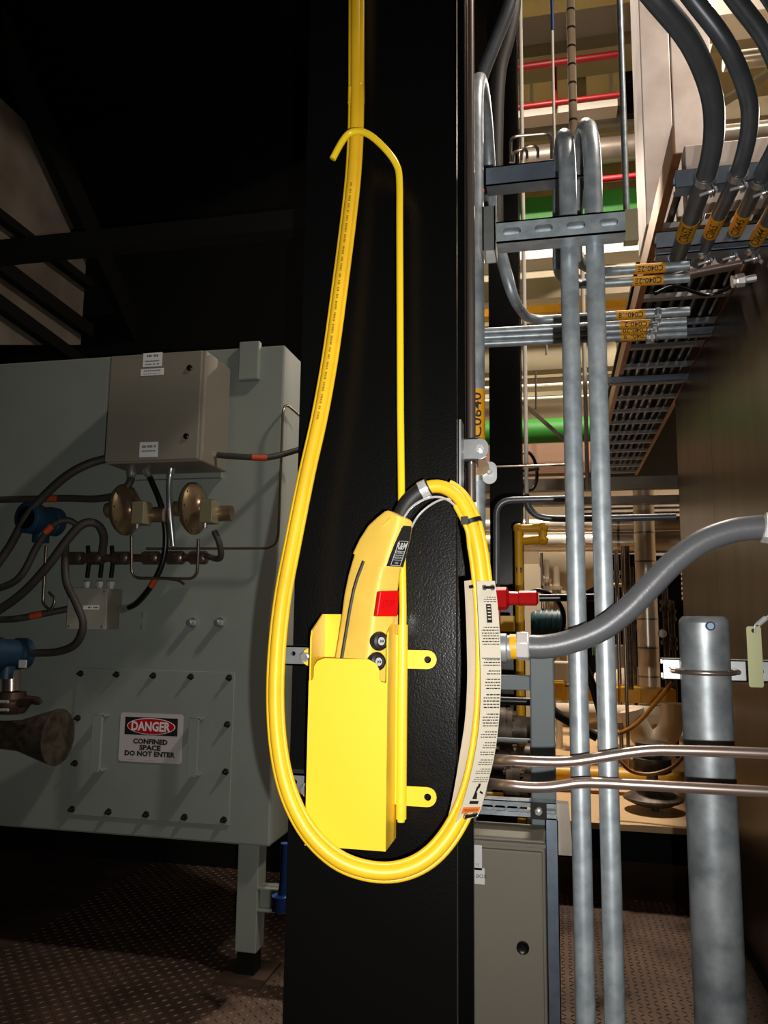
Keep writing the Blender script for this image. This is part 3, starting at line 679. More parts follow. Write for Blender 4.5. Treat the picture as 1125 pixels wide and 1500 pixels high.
for i, P in enumerate(sw):
    C3 = cr(pts(*P), 7); r = .0205 if i == 0 else .0175
    d0 = (C3[0]-C3[3]).normalized(); far = fillet([C3[0]+d0*.01, C3[0]+d0*.25, C3[0]+d0*.25+Vector((-.03, 0, .4)), C3[0]+d0*.25+Vector((-.03, 0, 4.0))], .2, 5)
    t = thing('sweep_conduit', names[i]+' of four dark conduits sweeping down to the tray', 'conduit', C3[-1], 'dark sweeping conduits')
    build(MB().tube(far[::-1]+C3, r, 18), 'pipe', DKC, t)
    j = 7*6-1; p_, q_ = C3[j+1], C3[j+1]+(C3[j+3]-C3[j+1]).normalized()*.085
    band(t, q_, p_, r*1.02, ['C0652', 'C0651', 'C0645', 'C0644'][i])
    for k, (j, w_) in enumerate(((7*5+1, 'upper'), (7*7-2, 'lower'))):
        clamp(C3[j], C3[j+1]-C3[j], r, Vector((.2, -1, -.5)), '%s clamp on the %s dark sweeping conduit' % (w_, names[i]), 'clamps on the dark conduits', 1.2)
for i, (xa, ya, xb_, yb_, Yq, h_) in enumerate(((990, 262, 1210, 238, 1.74, .041), (962, 352, 1210, 322, 2.0, .045), (962, 366, 1180, 345, 2.03, .03))):
    a, b = at(xa, ya, Yq), at(xb_, yb_, Yq); b.z = a.z
    strut('sweep_strut', ['upper strut under the dark sweeping conduits', 'middle strut under the dark sweeping conduits', 'lower strut under the dark sweeping conduits'][i], a, b, Z_, Y_, mt=STRT, group='struts under the dark conduits', h=h_)
c0 = at(985, 405, 2.2); c1 = at(1085, 385, 2.2)
solo(MB().cyl(c0, c1, .016, n=12), 'cross_pipe', CPPR, 'short shiny pipe across the lower ends of dark conduits', 'pipe')
solo(MB().lathe(at(1072, 413, 2.5), at(1095, 409, 2.5)-at(1072, 413, 2.5), [(0, .02), (.006, .02), (.006, .014), (.014, .014), (.014, .022), (.035, .022), (.04, .012), (.07, .012)], 8), 'panel_gland', CHRM, 'shiny cable gland on the brown enclosure top', 'fitting')
solo(MB().tube(cr(pts((1095, 409, 2.5), (1040, 432, 2.6), (990, 420, 2.5), (960, 430, 2.4)), 6), .006, 8), 'loose_cable', BTIE, 'loose black cable drooping beneath the dark conduits', 'cable')

# bright ducts behind
t = thing('aluminium_duct', 'tall bright swirled aluminium duct behind dark conduits', 'duct', at(1000, 330, 3.2))
a, b = at(947, 330, 3.1), at(1053, 322, 3.1); zt_ = 4.9; a.z = ZT+.12
xs_ = a.x+(b.x-a.x)*.43
build(MB().box((a.x, 3.1, a.z), (xs_-.002, 3.4, zt_)), 'panel', ALUM, t, bevel=.004)
build(MB().box((xs_+.002, 3.1, a.z+.02), (b.x, 3.4, zt_)), 'panel', ALUM, t, bevel=.004)
a, b = at(1002, 213, 2.34), at(1002, 302, 2.34)
solo(MB().box((a.x, 2.34, b.z), (.765, 2.4, a.z)), 'cover_box', ALUM, 'pinkish metal cover panel behind upper strut', 'panel', bevel=.004)
# ================================================================ HALL BEYOND
def hpipe(name, label, x0, y0, x1, y1, Y, wpx, mt, cat='pipe', group=None, n=14):
    p, q = at(x0, y0, Y), at(x1, y1, Y); m_ = (p.z+q.z)/2; p.z = q.z = m_
    if Y > 5 and x0 < 780: p.x = -6.0
    return solo(MB().tube([p, q], rad((x0+x1)/2, (y0+y1)/2, Y, wpx), n), name, mt, label, cat, group)
def vpipe(name, label, x, y, ytop, ybot, Y, wpx, mt, cat='pipe', group=None, n=12):
    c = at(x, y, Y); ztp = 10.2 if ytop < 0 else vz(x, ytop, Y); return solo(MB().tube([(c.x, Y, vz(x, ybot, Y)), (c.x, Y, ztp)], rad(x, y, Y, wpx), n), name, mt, label, cat, group)
def hbox(name, label, x0, x1, y0, y1, Y, d, mt, cat, group=None, bevel=0):
    a, b = at(x0, (y0+y1)/2, Y), at(x1, (y0+y1)/2, Y); xm_ = (x0+x1)/2
    if Y > 5 and x0 < 752: a.x = -6.0
    return solo(MB().box((a.x, Y, vz(xm_, y1, Y)), (b.x, Y+d, vz(xm_, y0, Y))), name, mt, label, cat, group, bevel)
# far black column
c = at(740, 620, 3.75); t = thing('far_column', 'slender black steel column farther back right of the near one', 'column', (c.x, 3.75, 0))
w_ = rad(740, 620, 3.75, 46)
build(MB().box((c.x-w_, 3.75, 0), (c.x+w_, 3.762, 7)), 'flange', BLK, t); build(MB().box((c.x-w_, 3.888, 0), (c.x+w_, 3.9, 7)), 'flange', BLK, t)
build(MB().box((c.x-.005, 3.762, 0), (c.x+.005, 3.888, 7)), 'web', BLK, t)
solo(MB().tube(cr(pts((760, -60, 1.9), (745, 10, 1.9), (722, 70, 1.9), (700, 130, 1.9), (688, 200, 1.9), (684, 300, 1.9)), 6), .018, 12), 'black_hose', DKC, 'upper dark hose arching behind the stainless tubes', 'hose')
solo(MB().tube(cr(pts((752, -60, 2.1), (752, 10, 2.1), (742, 60, 2.1), (730, 110, 2.1), (726, 200, 2.1), (726, 330, 2.1)), 6), .022, 12), 'black_hose', HOSE, 'lower dark hose hanging by the bluish column edge', 'hose')
# ceiling steel
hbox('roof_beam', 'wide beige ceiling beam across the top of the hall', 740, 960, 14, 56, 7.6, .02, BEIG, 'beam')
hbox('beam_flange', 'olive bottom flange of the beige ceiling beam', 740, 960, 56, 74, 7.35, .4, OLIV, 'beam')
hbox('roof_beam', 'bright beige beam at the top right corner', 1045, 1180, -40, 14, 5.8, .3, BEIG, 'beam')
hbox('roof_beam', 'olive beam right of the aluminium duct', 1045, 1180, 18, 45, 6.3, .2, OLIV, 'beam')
for i, (x, lab) in enumerate(((778, 'leftmost upright beige hanger below the ceiling beam'), (850, 'middle upright olive post below the ceiling beam'), (895, 'right upright beige hanger beside the red pipes'))):
    vpipe('hanger', lab, x, 110, 60, [160, 175, 150][i], 8.0, [6, 22, 7][i], [BEIG, OLIV, BEIG][i], 'hanger', n=4 if i == 1 else 10)
for i in range(7):
    hbox('louver_blade', ['topmost', 'second', 'third', 'fourth', 'fifth', 'sixth', 'lowest'][i]+' dark louver blade left of the aluminium duct', 916, 950, 52+i*17, 63+i*17, 8.2, .1, BLKM, 'louver', 'dark louver blades')
hpipe('sprinkler_pipe', 'upper level red sprinkler pipe under the beige beam', 750, 99, 905, 81, 7.2, 10, REDP)
hpipe('sprinkler_pipe', 'lower level red sprinkler pipe with faint lettering', 750, 156, 908, 141, 7.5, 8, REDP)
vpipe('sprinkler_pipe', 'upright red pipe joining the two sprinkler pipes', 813, 115, 70, 158, 7.55, 6, REDP)
hpipe('sprinkler_pipe', 'thin red pipe above the green duct', 750, 275, 955, 257, 7.5, 9, REDP)
hbox('roof_beam', 'tan ledge just below the lower sprinkler pipe', 750, 905, 154, 164, 7.7, .2, BEIG, 'beam')
hpipe('insulated_pipe', 'broad olive grey pipe behind the gooseneck tops', 745, 188, 960, 172, 8.4, 34, PURL)
hpipe('insulated_pipe', 'broad grey pipe just above the green duct', 750, 232, 960, 216, 8.0, 36, PURL)
hbox('green_duct', 'bright green rectangular duct behind slotted strut', 745, 958, 282, 350, 8.6, .3, GRN, 'duct')
hbox('roof_beam', 'beige ledge along the bottom of the green duct', 745, 985, 350, 372, 8.4, .3, BEIG, 'beam')
hbox('roof_beam', 'broad cream beam behind the level conduits', 745, 985, 385, 432, 9.0, .2, CRMB, 'beam')
hbox('crane_girder', 'yellow crane girder glimpsed behind the tall conduits', 690, 950, 432, 456, 9.4, .2, YGAS, 'girder')
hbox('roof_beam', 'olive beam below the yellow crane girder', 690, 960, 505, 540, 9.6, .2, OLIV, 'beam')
for i, y in enumerate((566, 585)):
    hpipe('conduit_run', ['upper thin beige pipe above the green tank', 'lower thin beige pipe above the green tank'][i], 690, y, 960, y-6, 9.3, 5, BEIG)
hpipe('green_tank', 'green cylindrical tank behind the tall conduits', 735, 636, 912, 624, 9.0, 36, GRN, 'tank', n=24)
hbox('brick_panel', 'brown panel beneath the green tank', 745, 960, 648, 692, 9.5, .2, mat('brown_panel', (140, 104, 82), .7, var=.1, vscale=3), 'panel')
hbox('bracket_plate', 'olive bracket plate at the end of slotted strut', 914, 935, 306, 352, 1.9, .03, OLIV, 'bracket')
# hanging pipes in front of them
vpipe('hanging_rod', 'thin beige rod hanging left of the banded white pipe', 811, 150, 45, 262, 3.3, 4, BEIG)
vpipe('hanging_rod', 'thin blue rod hanging from the ceiling', 809, 20, -80, 45, 3.3, 5, BLUP)
c = at(838, 110, 4.0); t = thing('banded_pipe', 'white insulated pipe with dark bands hanging behind the goosenecks', 'pipe', (c.x, 4, vz(840, 330, 4)))
r_ = rad(838, 110, 4, 12); z0, z1 = vz(840, 330, 4), vz(838, -90, 4)
build(MB().tube([(c.x, 4, z0), (c.x, 4, z1)], r_, 14), 'jacket', CRMB, t)
for y in range(-10, 320, 27): z = vz(838, y, 4); build(MB().tube([(c.x, 4, z), (c.x, 4, z+.012)], r_+.001, 14), 'band', BOLT, t)
vpipe('hanging_tube', 'slender aluminium tube hanging right of the goosenecks', 913, 160, -90, 315, 2.6, 9, GALV)
vpipe('hanging_tube', 'slender beige pipe right of the far black column', 768, 450, -1, 770, 3.4, 6, BEIG)
vpipe('hanging_tube', 'slender beige pipe between the two tall conduits', 857, 560, 370, 720, 4.2, 6, BEIG)
for i, (xa, xb_, yt, yb_) in enumerate(((748, 808, 200, 242), (752, 772, 222, 242), (764, 788, 217, 240))):
    P = pts((xa, yb_-4, 1.52), (xa, yt, 1.52), (xb_, yt-5, 1.52), (xb_, yb_-8, 1.52))
    solo(MB().tube(fillet(P, .016, 5), .0032, 8), 'loop_tube', TUBS, ['largest bent steel tube loop above the rear strut', 'left small bent steel tube loop above rear strut', 'right small bent steel tube loop above rear strut'][i], 'tube', 'bent tube loops')
solo(MB().bar(at(765, 590, 4.5), at(845, 660, 4.5), X_*.012, Y_*.02), 'diagonal_brace', PURL, 'diagonal grey brace in front of the green tank', 'brace')
# runs behind the conduits at mid height
hbox('level_rail', 'grey level rail crossing behind tall conduits', 700, 1060, 699, 716, 5.6, .1, PURL, 'rail')
hpipe('thin_rod', 'thin rod above the grey level rail', 700, 684, 842, 681, 2.8, 3, TUBS, 'rod')
hbox('level_rail', 'lower grey level rail crossing behind tall conduits', 700, 1060, 727, 738, 5.8, .1, PURL, 'rail')
solo(MB().tube(fillet(pts((727, 900, 2.4), (727, 733, 2.4), (850, 730, 2.4)), .05, 6), .010, 10), 'bent_pipe', DKC, 'grey conduit bending down beside far black column', 'conduit')
solo(MB().tube(cr(pts((770, 725, 3.0), (776, 745, 3.0), (795, 758, 3.0), (850, 760, 3.0), (990, 757, 3.0)), 6), .013, 10), 'bent_pipe', DKC, 'dark conduit curving out level above the shiny pipes', 'conduit')
t = thing('hand_wheel', 'black valve hand wheel beside far black column', 'valve', at(775, 690, 4.6))
build(MB().torus(at(773, 690, 4.6), (.9, -.45, 0), .115, .010, 24, 8), 'rim', BTIE, t)
build(MB().cyl(at(760, 690, 4.6), at(790, 686, 4.6), .012, n=8), 'stem', BTIE, t)
for i, (y, wv) in enumerate(((770, 20), (796, 27))):
    p, q = at(762, y+3, 7.0), at(1010, y-3, 7.0); p.z = q.z; p.x = -6.0; r_ = rad(900, y, 7, wv)
    t = thing('insulated_pipe', ['upper shiny jacketed pipe running level across the hall', 'lower shiny jacketed pipe running level across the hall'][i], 'pipe', p, 'shiny jacketed pipes')
    build(MB().tube([p, q], r_, 20), 'jacket', INSU, t)
    for k in range(6): c = p.lerp(q, (k+.5)/6); build(MB().tube([c, c+X_*.02], r_+.003, 20), 'band', TUBS, t)
c = at(948, 900, 6.5); t = thing('insulated_pipe', 'upright jacketed pipe left of the brown enclosure', 'pipe', (c.x, 6.5, vz(950, 1095, 6.5)))
r_ = rad(948, 900, 6.5, 30)
build(MB().tube([(c.x, 6.5, vz(950, 1095, 6.5)), (c.x, 6.5, vz(945, 700, 6.5))], r_, 20), 'jacket', INSU, t)
for y in range(740, 1090, 42): z = vz(948, y, 6.5); build(MB().tube([(c.x, 6.5, z), (c.x, 6.5, z+.012)], r_+.003, 20), 'band', TUBS, t)
a = at(845, 930, 13.9); t = thing('slatted_cladding', 'grey slatted cladding behind the shiny jacketed pipes', 'cladding', a)
for i in range(26):
    y = 742+i*7; a, b = at(845, y, 13.9), at(1010, y-4, 13.9); build(MB().box((a.x, 13.9, a.z-.028), (b.x, 13.985, a.z+.015)), 'slat', PURL, t)
hbox('cream_cabinet', 'cream cabinet standing behind yellow gas pipe', 768, 830, 826, 1065, 8.0, .4, CRMB, 'cabinet')
hbox('dark_cabinet', 'dark cabinet behind the right tall conduit', 858, 935, 812, 1000, 7.8, .3, BLKM, 'cabinet')
c = at(850, 800, 7.4)
solo(MB().lathe(at(842, 815, 7.6), (-.5, -1, 0), [(0, .34), (.1, .33), (.18, .27), (.22, .15), (.235, 0.01)], 26), 'vessel', CRMB, 'cream dished vessel end behind the left tall conduit', 'vessel')
# yellow gas pipe
YG = 3.0; rg = rad(761, 900, YG, 12.5); g = at(761, 900, YG)
t = thing('gas_pipe', 'yellow gas pipe with black arrows and elbowed top', 'pipe', (g.x, YG, vz(761, 1185, YG)))
zg = vz(770, 774, YG)
build(MB().tube([(g.x, YG, 0.0), (g.x, YG, zg-.02)], rg, 14), 'riser', YGAS, t)
gx2 = at(795, 773, YG).x
build(MB().tube(fillet([(g.x, YG, zg-.03), (g.x, YG, zg), (gx2, YG, zg), (gx2, YG, zg-.045), (g.x+.01, YG+.02, zg-.045)], .02, 5), rg*1.02, 14), 'top_run', YGAS, t)
for x, z in ((g.x, zg), (gx2, zg), (gx2, zg-.045)): build(MB().torus((x, YG, z), (0, 1, 0), .002, rg*1.2, 10, 10), 'elbow', YGAS, t)
ar = MB()
for dx in (-.008, .008):
    b = Vector((g.x+dx, YG-rg*.93, vz(761, 836, YG))); ar.ngon([b+Vector((-.005, 0, .005)), b+Vector((.005, 0, .005)), b+Vector((0, 0, .014))]); ar.ngon([b+Vector((-.002, 0, -.008)), b+Vector((.002, 0, -.008)), b+Vector((.002, 0, .005)), b+Vector((-.002, 0, .005))])
build(ar, 'arrow_mark', INK, t)
# red valve with black rod
t = thing('red_coupling', 'glossy red coupling with black rod behind the tag', 'valve', at(740, 876, 1.8)); X0 = at(720, 877, 1.8)
build(MB().lathe(X0, (at(792, 876, 1.8)-X0), [(0, .026), (.034, .026), (.04, .016), (.06, .015), (.062, .017), (.1, .017), (.104, .011)], 8), 'body', REDC, t)
build(MB().box(at(712, 935, 1.82), at(733, 890, 1.86)), 'bracket', REDC, t)
build(MB().cyl(at(790, 876, 1.8), at(880, 875, 1.8), .0085, n=12), 'rod', BTIE, t)
solo(MB().tube(cr(pts((765, 872, 2.2), (790, 865, 2.2), (815, 878, 2.2), (826, 905, 2.2), (818, 935, 2.2), (795, 950, 2.2)), 6), .006, 8), 'black_cable', BTIE, 'thin black cable looping behind the red coupling', 'cable')
t = thing('motor', 'small teal motor behind the flexible conduit', 'motor', at(800, 930, 3.4))
build(MB().lathe(at(778, 915, 3.4), X_, [(0, .05), (.02, .06), (.12, .06), (.135, .045)], 16), 'housing', TEAL, t)
for k in range(5): build(MB().lathe(at(784+k*8, 915, 3.4), X_, [(0, .064), (.006, .064)], 16), 'fin', TEAL, t)
mc = at(796, 915, 3.4); build(MB().box((mc.x-.02, 3.38, 0), (mc.x+.02, 3.42, mc.z-.055)), 'pedestal', GPST, t)
# blue-grey post with its arm, strut and enclosure
YP = 2.05
a, b = at(776, 1000, YP), at(812, 1000, YP)
t = thing('square_post', 'blue-grey square post under the flexible conduit', 'post', ((a.x+b.x)/2, YP+.03, 0))
build(MB().box((a.x, YP, 0), (b.x, YP+(b.x-a.x), vz(790, 932, YP))), 'tube', GPST, t, bevel=.004)
build(MB().box((at(700, 1000, YP).x, YP+.01, vz(740, 1011, YP)), (a.x, YP+.05, vz(740, 990, YP))), 'arm', GPST, t, bevel=.002)
zc = vz(760, 1187, YP-.06)
strut('slotted_strut', 'lower slotted strut over the grey enclosure', (at(670, 1190, YP-.05).x, YP-.05, zc), (at(815, 1190, YP-.05).x, YP-.05, zc), Z_, Y_, h=.038, d=.04, slots=8, mt=GALV)
wx = at(789, 1190, YP-.056)
t = thing('square_washer', 'black square washer with bolt on the lower slotted strut', 'washer', (wx.x, YP-.056, zc))
build(MB().box((wx.x-.019, YP-.058, zc-.019), (wx.x+.019, YP-.0505, zc+.019)), 'plate', BTIE, t); build(MB().lathe((wx.x, YP-.058, zc), -Y_, [(0, .010), (.007, .009), (.009, .005)], 6), 'bolt', CHRM, t)
YQ = 1.88; xe0, xe1 = at(640, 1350, YQ).x, at(800, 1350, YQ).x; ze = vz(750, 1231, YQ)
t = thing('grey_enclosure', 'grey metal enclosure with round lock beside the column foot', 'enclosure', ((xe0+xe1)/2, YQ, 0))
build(MB().box((xe0, YQ+.012, .12), (xe1, YQ+.16, ze)), 'body', BOXG, t, bevel=.004)
dr = build(MB().box((xe0, YQ, .13), (xe1-.006, YQ+.012, ze-.022)), 'door', BOXG, t, bevel=.003)
build(MB().box((xe0, YQ-.004, ze-.012), (xe1+.002, YQ+.014, ze-.004)), 'rain_lip', BOXG, t, bevel=.001)
lk = at(766, 1388, YQ); build(MB().lathe((lk.x, YQ, lk.z), -Y_, [(0, .014), (.004, .014), (.006, .012), (.004, .009), (.004, .003)], 18), 'lock', BTIE, t, dr)
for i, (x0_, x1_, y0_, y1_, s) in enumerate(((660, 706, 1238, 1271, '11'), (655, 710, 1272, 1291, 'A BOX'))):
    a, b = at(x0_, y1_, YQ), at(x1_, y0_, YQ); pl = build(MB().box((a.x, YQ-.0012, a.z), (b.x, YQ, b.z)), 'name_plate', WHT, t)
    mb = MB(); c = at(699 if i == 0 else 702, (1266, 1283)[i], YQ); c.y = YQ-.0013; text(mb, s, c, X_, Z_, height=.006 if i == 0 else .008); build(mb, 'lettering', INK, t, pl)
a, b = at(803, 1350, YP-.06), at(818, 1350, YP-.06)
strut('upright_strut', 'upright blue-grey strut right of the grey enclosure', (b.x-.012, YP-.05, 0), (b.x-.012, YP-.05, zc-.02), X_, Y_, h=.03, d=.04, mt=STRT)
a = at(700, 1120, 2.0)
# cover channel and deck behind
solo(MB().bar(at(822, 1175, 2.35), at(828, 1250, 2.2), X_*.02, Y_*.02), 'cover_channel', BOXG, 'sloping grey cover channel beside left tall conduit', 'channel')
ze = at(900, 1207, 4.25).z
struct(MB().box((at(760, 1207, 4.25).x, 4.25, ze-.03), (1.6, 9.5, ze)), 'trim_1', PLY)
struct(MB().box((-.5, 5.0, 0), (.765, 5.1, ze-.03)), 'deck_void_shade', BLKM)  # black sheet standing in for the shaded void under the deck
hpipe('deck_pipe', 'thick yellow pipe lying above the tan deck', 770, 1142, 1010, 1134, 5.0, 26, YGAS)
hbox('yellow_skid', 'yellow skid beam behind the square post', 800, 990, 1008, 1028, 6.0, .2, YGAS, 'skid')
hpipe('wrapped_pipe', 'cloth wrapped level pipe above yellow floor pipe', 815, 1048, 1000, 1043, 5.4, 26, WRAP)
P = cr(pts((925, 1040, 5.3), (932, 1062, 5.3), (945, 1082, 5.3), (962, 1086, 5.3), (978, 1074, 5.3), (985, 1052, 5.3), (985, 1030, 5.3)), 5)
solo(MB().tube(P, .075, 14), 'wrapped_elbow', WRAP, 'bulky cloth wrapped elbow under upright jacketed pipe', 'pipe')
solo(MB().lathe(at(870, 1010, 6.7), (1, -.2, .15), [(0, .02), (.03, .13), (.25, .16), (.42, .13), (.46, .02)], 16), 'wrapped_vessel', WRAP, 'cream wrapped vessel between right tall conduit and the jacketed pipe', 'vessel')
# valve with diaphragm actuator
vc = at(955, 1120, 4.6); t = thing('control_valve', 'weathered iron control valve with round diaphragm disc', 'valve', (vc.x, 4.6, vz(955, 1195, 4.6)))
build(MB().lathe((vc.x, 4.6, vz(955, 1132, 4.6)), Z_, [(0, .08), (.01, .1), (.08, .1), (.09, .06), (.13, .05), (.135, .085), (.16, .085)], 18), 'body', VALV, t)
zd = vz(955, 1172, 4.6)
build(MB().lathe((vc.x, 4.6, zd), Z_, [(-.03, .03), (-.025, .09), (0, .145), (.006, .155), (.016, .155), (.022, .145), (.05, .09), (.055, .03), (.16, .03)], 22), 'diaphragm', VALV, t)
build(MB().lathe((vc.x+.01, 4.6, zd-.11), Z_, [(0, .008), (.03, .022), (.08, .022)], 10), 'stem', VALV, t)
build(MB().tube(cr([(vc.x+.05, 4.55, zd-.02), (vc.x+.05, 4.55, zd-.075), (vc.x+.02, 4.56, zd-.085)], 4), .005, 8), 'vent_tube', TUBS, t)
solo(MB().tube(cr(pts((985, 1000, 4.4), (960, 1030, 4.4), (935, 1058, 4.4), (910, 1073, 4.4), (870, 1080, 4.4)), 6), .011, 8), 'amber_hose', BHOS, 'amber hose descending across wrapped elbow', 'hose')
solo(MB().tube(cr(pts((905, 1112, 4.3), (925, 1130, 4.3), (955, 1134, 4.3), (985, 1124, 4.3), (1003, 1106, 4.3)), 6), .010, 8), 'amber_hose', BHOS, 'amber hose sagging under the control valve body', 'hose')
for i, P in enumerate((((838, 925, 3.6), (852, 965, 3.6), (870, 1010, 3.6), (884, 1060, 3.6)), ((800, 1030, 3.2), (815, 1045, 3.2), (840, 1060, 3.2), (875, 1080, 3.2)))):
    solo(MB().tube(cr(pts(*P), 6), .018, 10), 'braided_hose', mat('braid', (70, 62, 56), .5, .5, bump=.8, bscale=180), ['braided hose hanging between tall conduits', 'braided hose leaving the square post'][i], 'hose')
t = thing('pilot_box', 'small panel with green pilot light between tall conduits', 'panel', at(876, 958, 4.2))
a, b = at(868, 960, 4.2), at(884, 932, 4.2); build(MB().box((a.x, 4.2, a.z), (b.x, 4.26, b.z)), 'case', BEIG, t)
build(MB().lathe(at(875, 943, 4.195), -Y_, [(0, .012), (.006, .010), (.01, .004)], 12), 'pilot_light', LED, t)
mc = at(882, 960, 4.2); build(MB().cyl((mc.x, 4.24, 0), (mc.x, 4.24, mc.z), .012, n=8), 'stand', GPST, t)
hbox('orange_bracket', 'orange-red block behind the square post', 735, 778, 1058, 1075, 3.2, .1, mat('orange_red', (200, 70, 30), .5), 'block')
hpipe('flange_pipe', 'dark flanged pipe behind the tag bottom', 715, 1135, 780, 1132, 2.8, 34, VALV)
hpipe('wire_loom', 'dark loom of wires behind the tag', 725, 1030, 778, 1024, 2.6, 12, BTIE, 'cable')
hbox('yellow_block', 'yellow valve body below the red coupling', 728, 752, 902, 925, 2.4, .08, YGAS, 'valve')
vpipe('thin_stand', 'thin grey stand pipe behind left tall conduit', 794, 850, 810, 1186, 4.5, 4, TUBS)
vpipe('thin_stand', 'cluster pipe left of upright jacketed pipe', 921, 900, 800, 1010, 5.5, 8, VALV)
vpipe('thin_stand', 'thin pipe right of the right tall conduit', 913, 850, 800, 1122, 5.2, 5, TUBS)
t = thing('pressure_gauge', 'small white dial gauge right of the jacketed pipe', 'gauge', at(971, 930, 6.0))
build(MB().lathe(at(971, 928, 6.0), -Y_, [(0, .035), (.03, .035)], 16), 'case', BTIE, t); build(MB().lathe(at(971, 928, 5.968), -Y_, [(0, .029), (.002, .029)], 16), 'dial', WHT, t)
hbox('dark_cabinet', 'tall dark cabinet behind the jacketed upright pipe', 965, 1010, 880, 1040, 7.2, .3, BLKM, 'cabinet')
hpipe('insulated_pipe', 'bright jacketed pipe at the top right edge', 1060, 90, 1200, 74, 5.2, 26, INSU)
hpipe('insulated_pipe', 'bright jacketed pipe above the pinkish cover panel', 1055, 196, 1200, 180, 4.6, 24, INSU)
solo(MB().bar(at(1058, 150, 5.0), at(1125, 108, 5.0), X_*.02, Y_*.05), 'diagonal_brace', OLIV, 'olive diagonal brace right of the aluminium duct', 'brace')
hbox('roof_beam', 'cream beam right of aluminium duct', 1050, 1200, 140, 168, 5.6, .2, CRMB, 'beam')
# ================================================================ LEFT: GREY EQUIPMENT HOUSING
YG0 = 3.0
xR = at(406, 870, YG0).x; zB = vz(393, 1241, YG0); zT = vz(416, 505, YG0); xL = at(-120, 870, YG0).x
t = thing('equipment_housing', 'large grey-green equipment housing left of the column', 'housing', ((xL+xR)/2, YG0+.3, 0))
body = build(MB().box((xL, YG0, zB), (xR, YG0+.62, zT)), 'body', CABG, t, bevel=.008)
a, b = at(352, 560, YG0), at(384, 500, YG0); build(MB().box((a.x, YG0-.03, a.z), (b.x, YG0, zT+.015)), 'lifting_lug', CABG, t, bevel=.006)
lx0, lx1 = at(346, 1320, YG0+.05).x, at(377, 1320, YG0+.05).x; zl = vz(360, 1396, YG0+.05)
lg = build(MB().box((lx0, YG0+.05, zl), (lx1, YG0+.05+(lx1-lx0), zB)), 'leg', CABG, t, bevel=.004)
build(MB().box((lx0+.008, YG0+.058, .012), (lx1-.008, YG0+.04+(lx1-lx0), zl)), 'leg_stub', BLKM, t, lg)
build(MB().box((lx0-.05, YG0-.02, 0), (lx1+.05, YG0+.2, .012)), 'foot_plate', FLR, t, lg)
ch0, ch1 = vz(395, 1331, YG0+.09), vz(395, 1297, YG0+.09)
build(MB().box((lx1, YG0+.08, ch0), (lx1+.5, YG0+.085, ch1)).box((lx1, YG0+.05, ch0), (lx1+.5, YG0+.12, ch0+.005)).box((lx1, YG0+.05, ch1-.005), (lx1+.5, YG0+.12, ch1)), 'cross_channel', CABG, t)
# access plate
u = X_; v = Z_
pl = [at(113, 978, YG0), at(343, 985, YG0), at(338, 1210, YG0), at(100, 1192, YG0)]
px0, px1 = (pl[0].x+pl[3].x)/2, (pl[1].x+pl[2].x)/2; pz1, pz0 = (pl[0].z+pl[1].z)/2, (pl[2].z+pl[3].z)/2
t = thing('access_plate', 'bolted grey access plate carrying the danger sign', 'plate', ((px0+px1)/2, YG0, pz0))
build(MB().box((px0, YG0-.006, pz0), (px1, YG0-.0005, pz1)), 'panel', CABG, t, bevel=.002)
bx = [px0+.022, px1-.022]; bz = [pz0+.022, pz1-.022]; sp = []
for k in range(5): sp += [(bx[0]+(bx[1]-bx[0])*k/4, bz[0]), (bx[0]+(bx[1]-bx[0])*k/4, bz[1])]
for k in (1, 2): sp += [(bx[0], bz[0]+(bz[1]-bz[0])*k/3), (bx[1], bz[0]+(bz[1]-bz[0])*k/3)]
for x, z in sp: build(MB().lathe((x, YG0-.006, z), -Y_, [(0, .014), (.003, .014), (.003, .011), (.012, .011), (.012, .006), (.026, .0055)], 6), 'bolt', BOLT, t)
for x0_, x1_, y0_, y1_ in ((132, 150, 1048, 1130), (274, 291, 1053, 1137)):
    a, b = at(x0_, y1_, YG0-.06), at(x1_, y0_, YG0-.06); w_ = b.x-a.x
    mb = MB().box((a.x, YG0-.066, a.z), (b.x, YG0-.05, b.z)); mb.box((a.x, YG0-.058, a.z), (b.x, YG0-.006, a.z+.006)); mb.box((a.x, YG0-.058, b.z-.006), (b.x, YG0-.006, b.z))
    build(mb, 'handle', CABG, t)
# danger sign
s0, s1, s2 = at(173, 1117, YG0-.008), at(265.5, 1117, YG0-.008), at(219, 1045, YG0-.008)
W_, H_ = s1.x-s0.x, s2.z-at(219, 1117, YG0-.008).z; sc_ = Vector(((s0.x+s1.x)/2, YG0-.0065, (s2.z+at(219, 1117, YG0-.008).z)/2))
t = thing('danger_sign', 'white danger confined space do not enter sign', 'sign', sc_-Z_*H_/2)
build(MB().plate(sc_, X_, Z_, rrect(W_, H_, .012, 5), t=.002), 'board', mat('sign_white', (200, 192, 190), .4), t)
yb = YG0-.0090
hp = sc_+Z_*H_*.235; hp.y = yb
hb = build(MB().plate(hp, X_, Z_, rrect(W_*.84, H_*.36, .001, 2), t=.0004), 'header', INK, t)
el = lambda a_, b_: [(a_*math.cos(2*math.pi*k/32), b_*math.sin(2*math.pi*k/32)) for k in range(32)]
build(MB().plate(hp-Y_*.0006, X_, Z_, el(W_*.385, H_*.168), t=.0004), 'oval_border', WHT, t, hb)
build(MB().plate(hp-Y_*.0012, X_, Z_, el(W_*.372, H_*.155), t=.0004), 'oval', mat('sign_red', (196, 14, 30), .4), t, hb)
mb = MB(); text(mb, 'DANGER', hp-Y_*.0018, X_, Z_, width=W_*.62, height=H_*.2, bold=.035); build(mb, 'lettering', WHT, t, hb)
mb = MB()
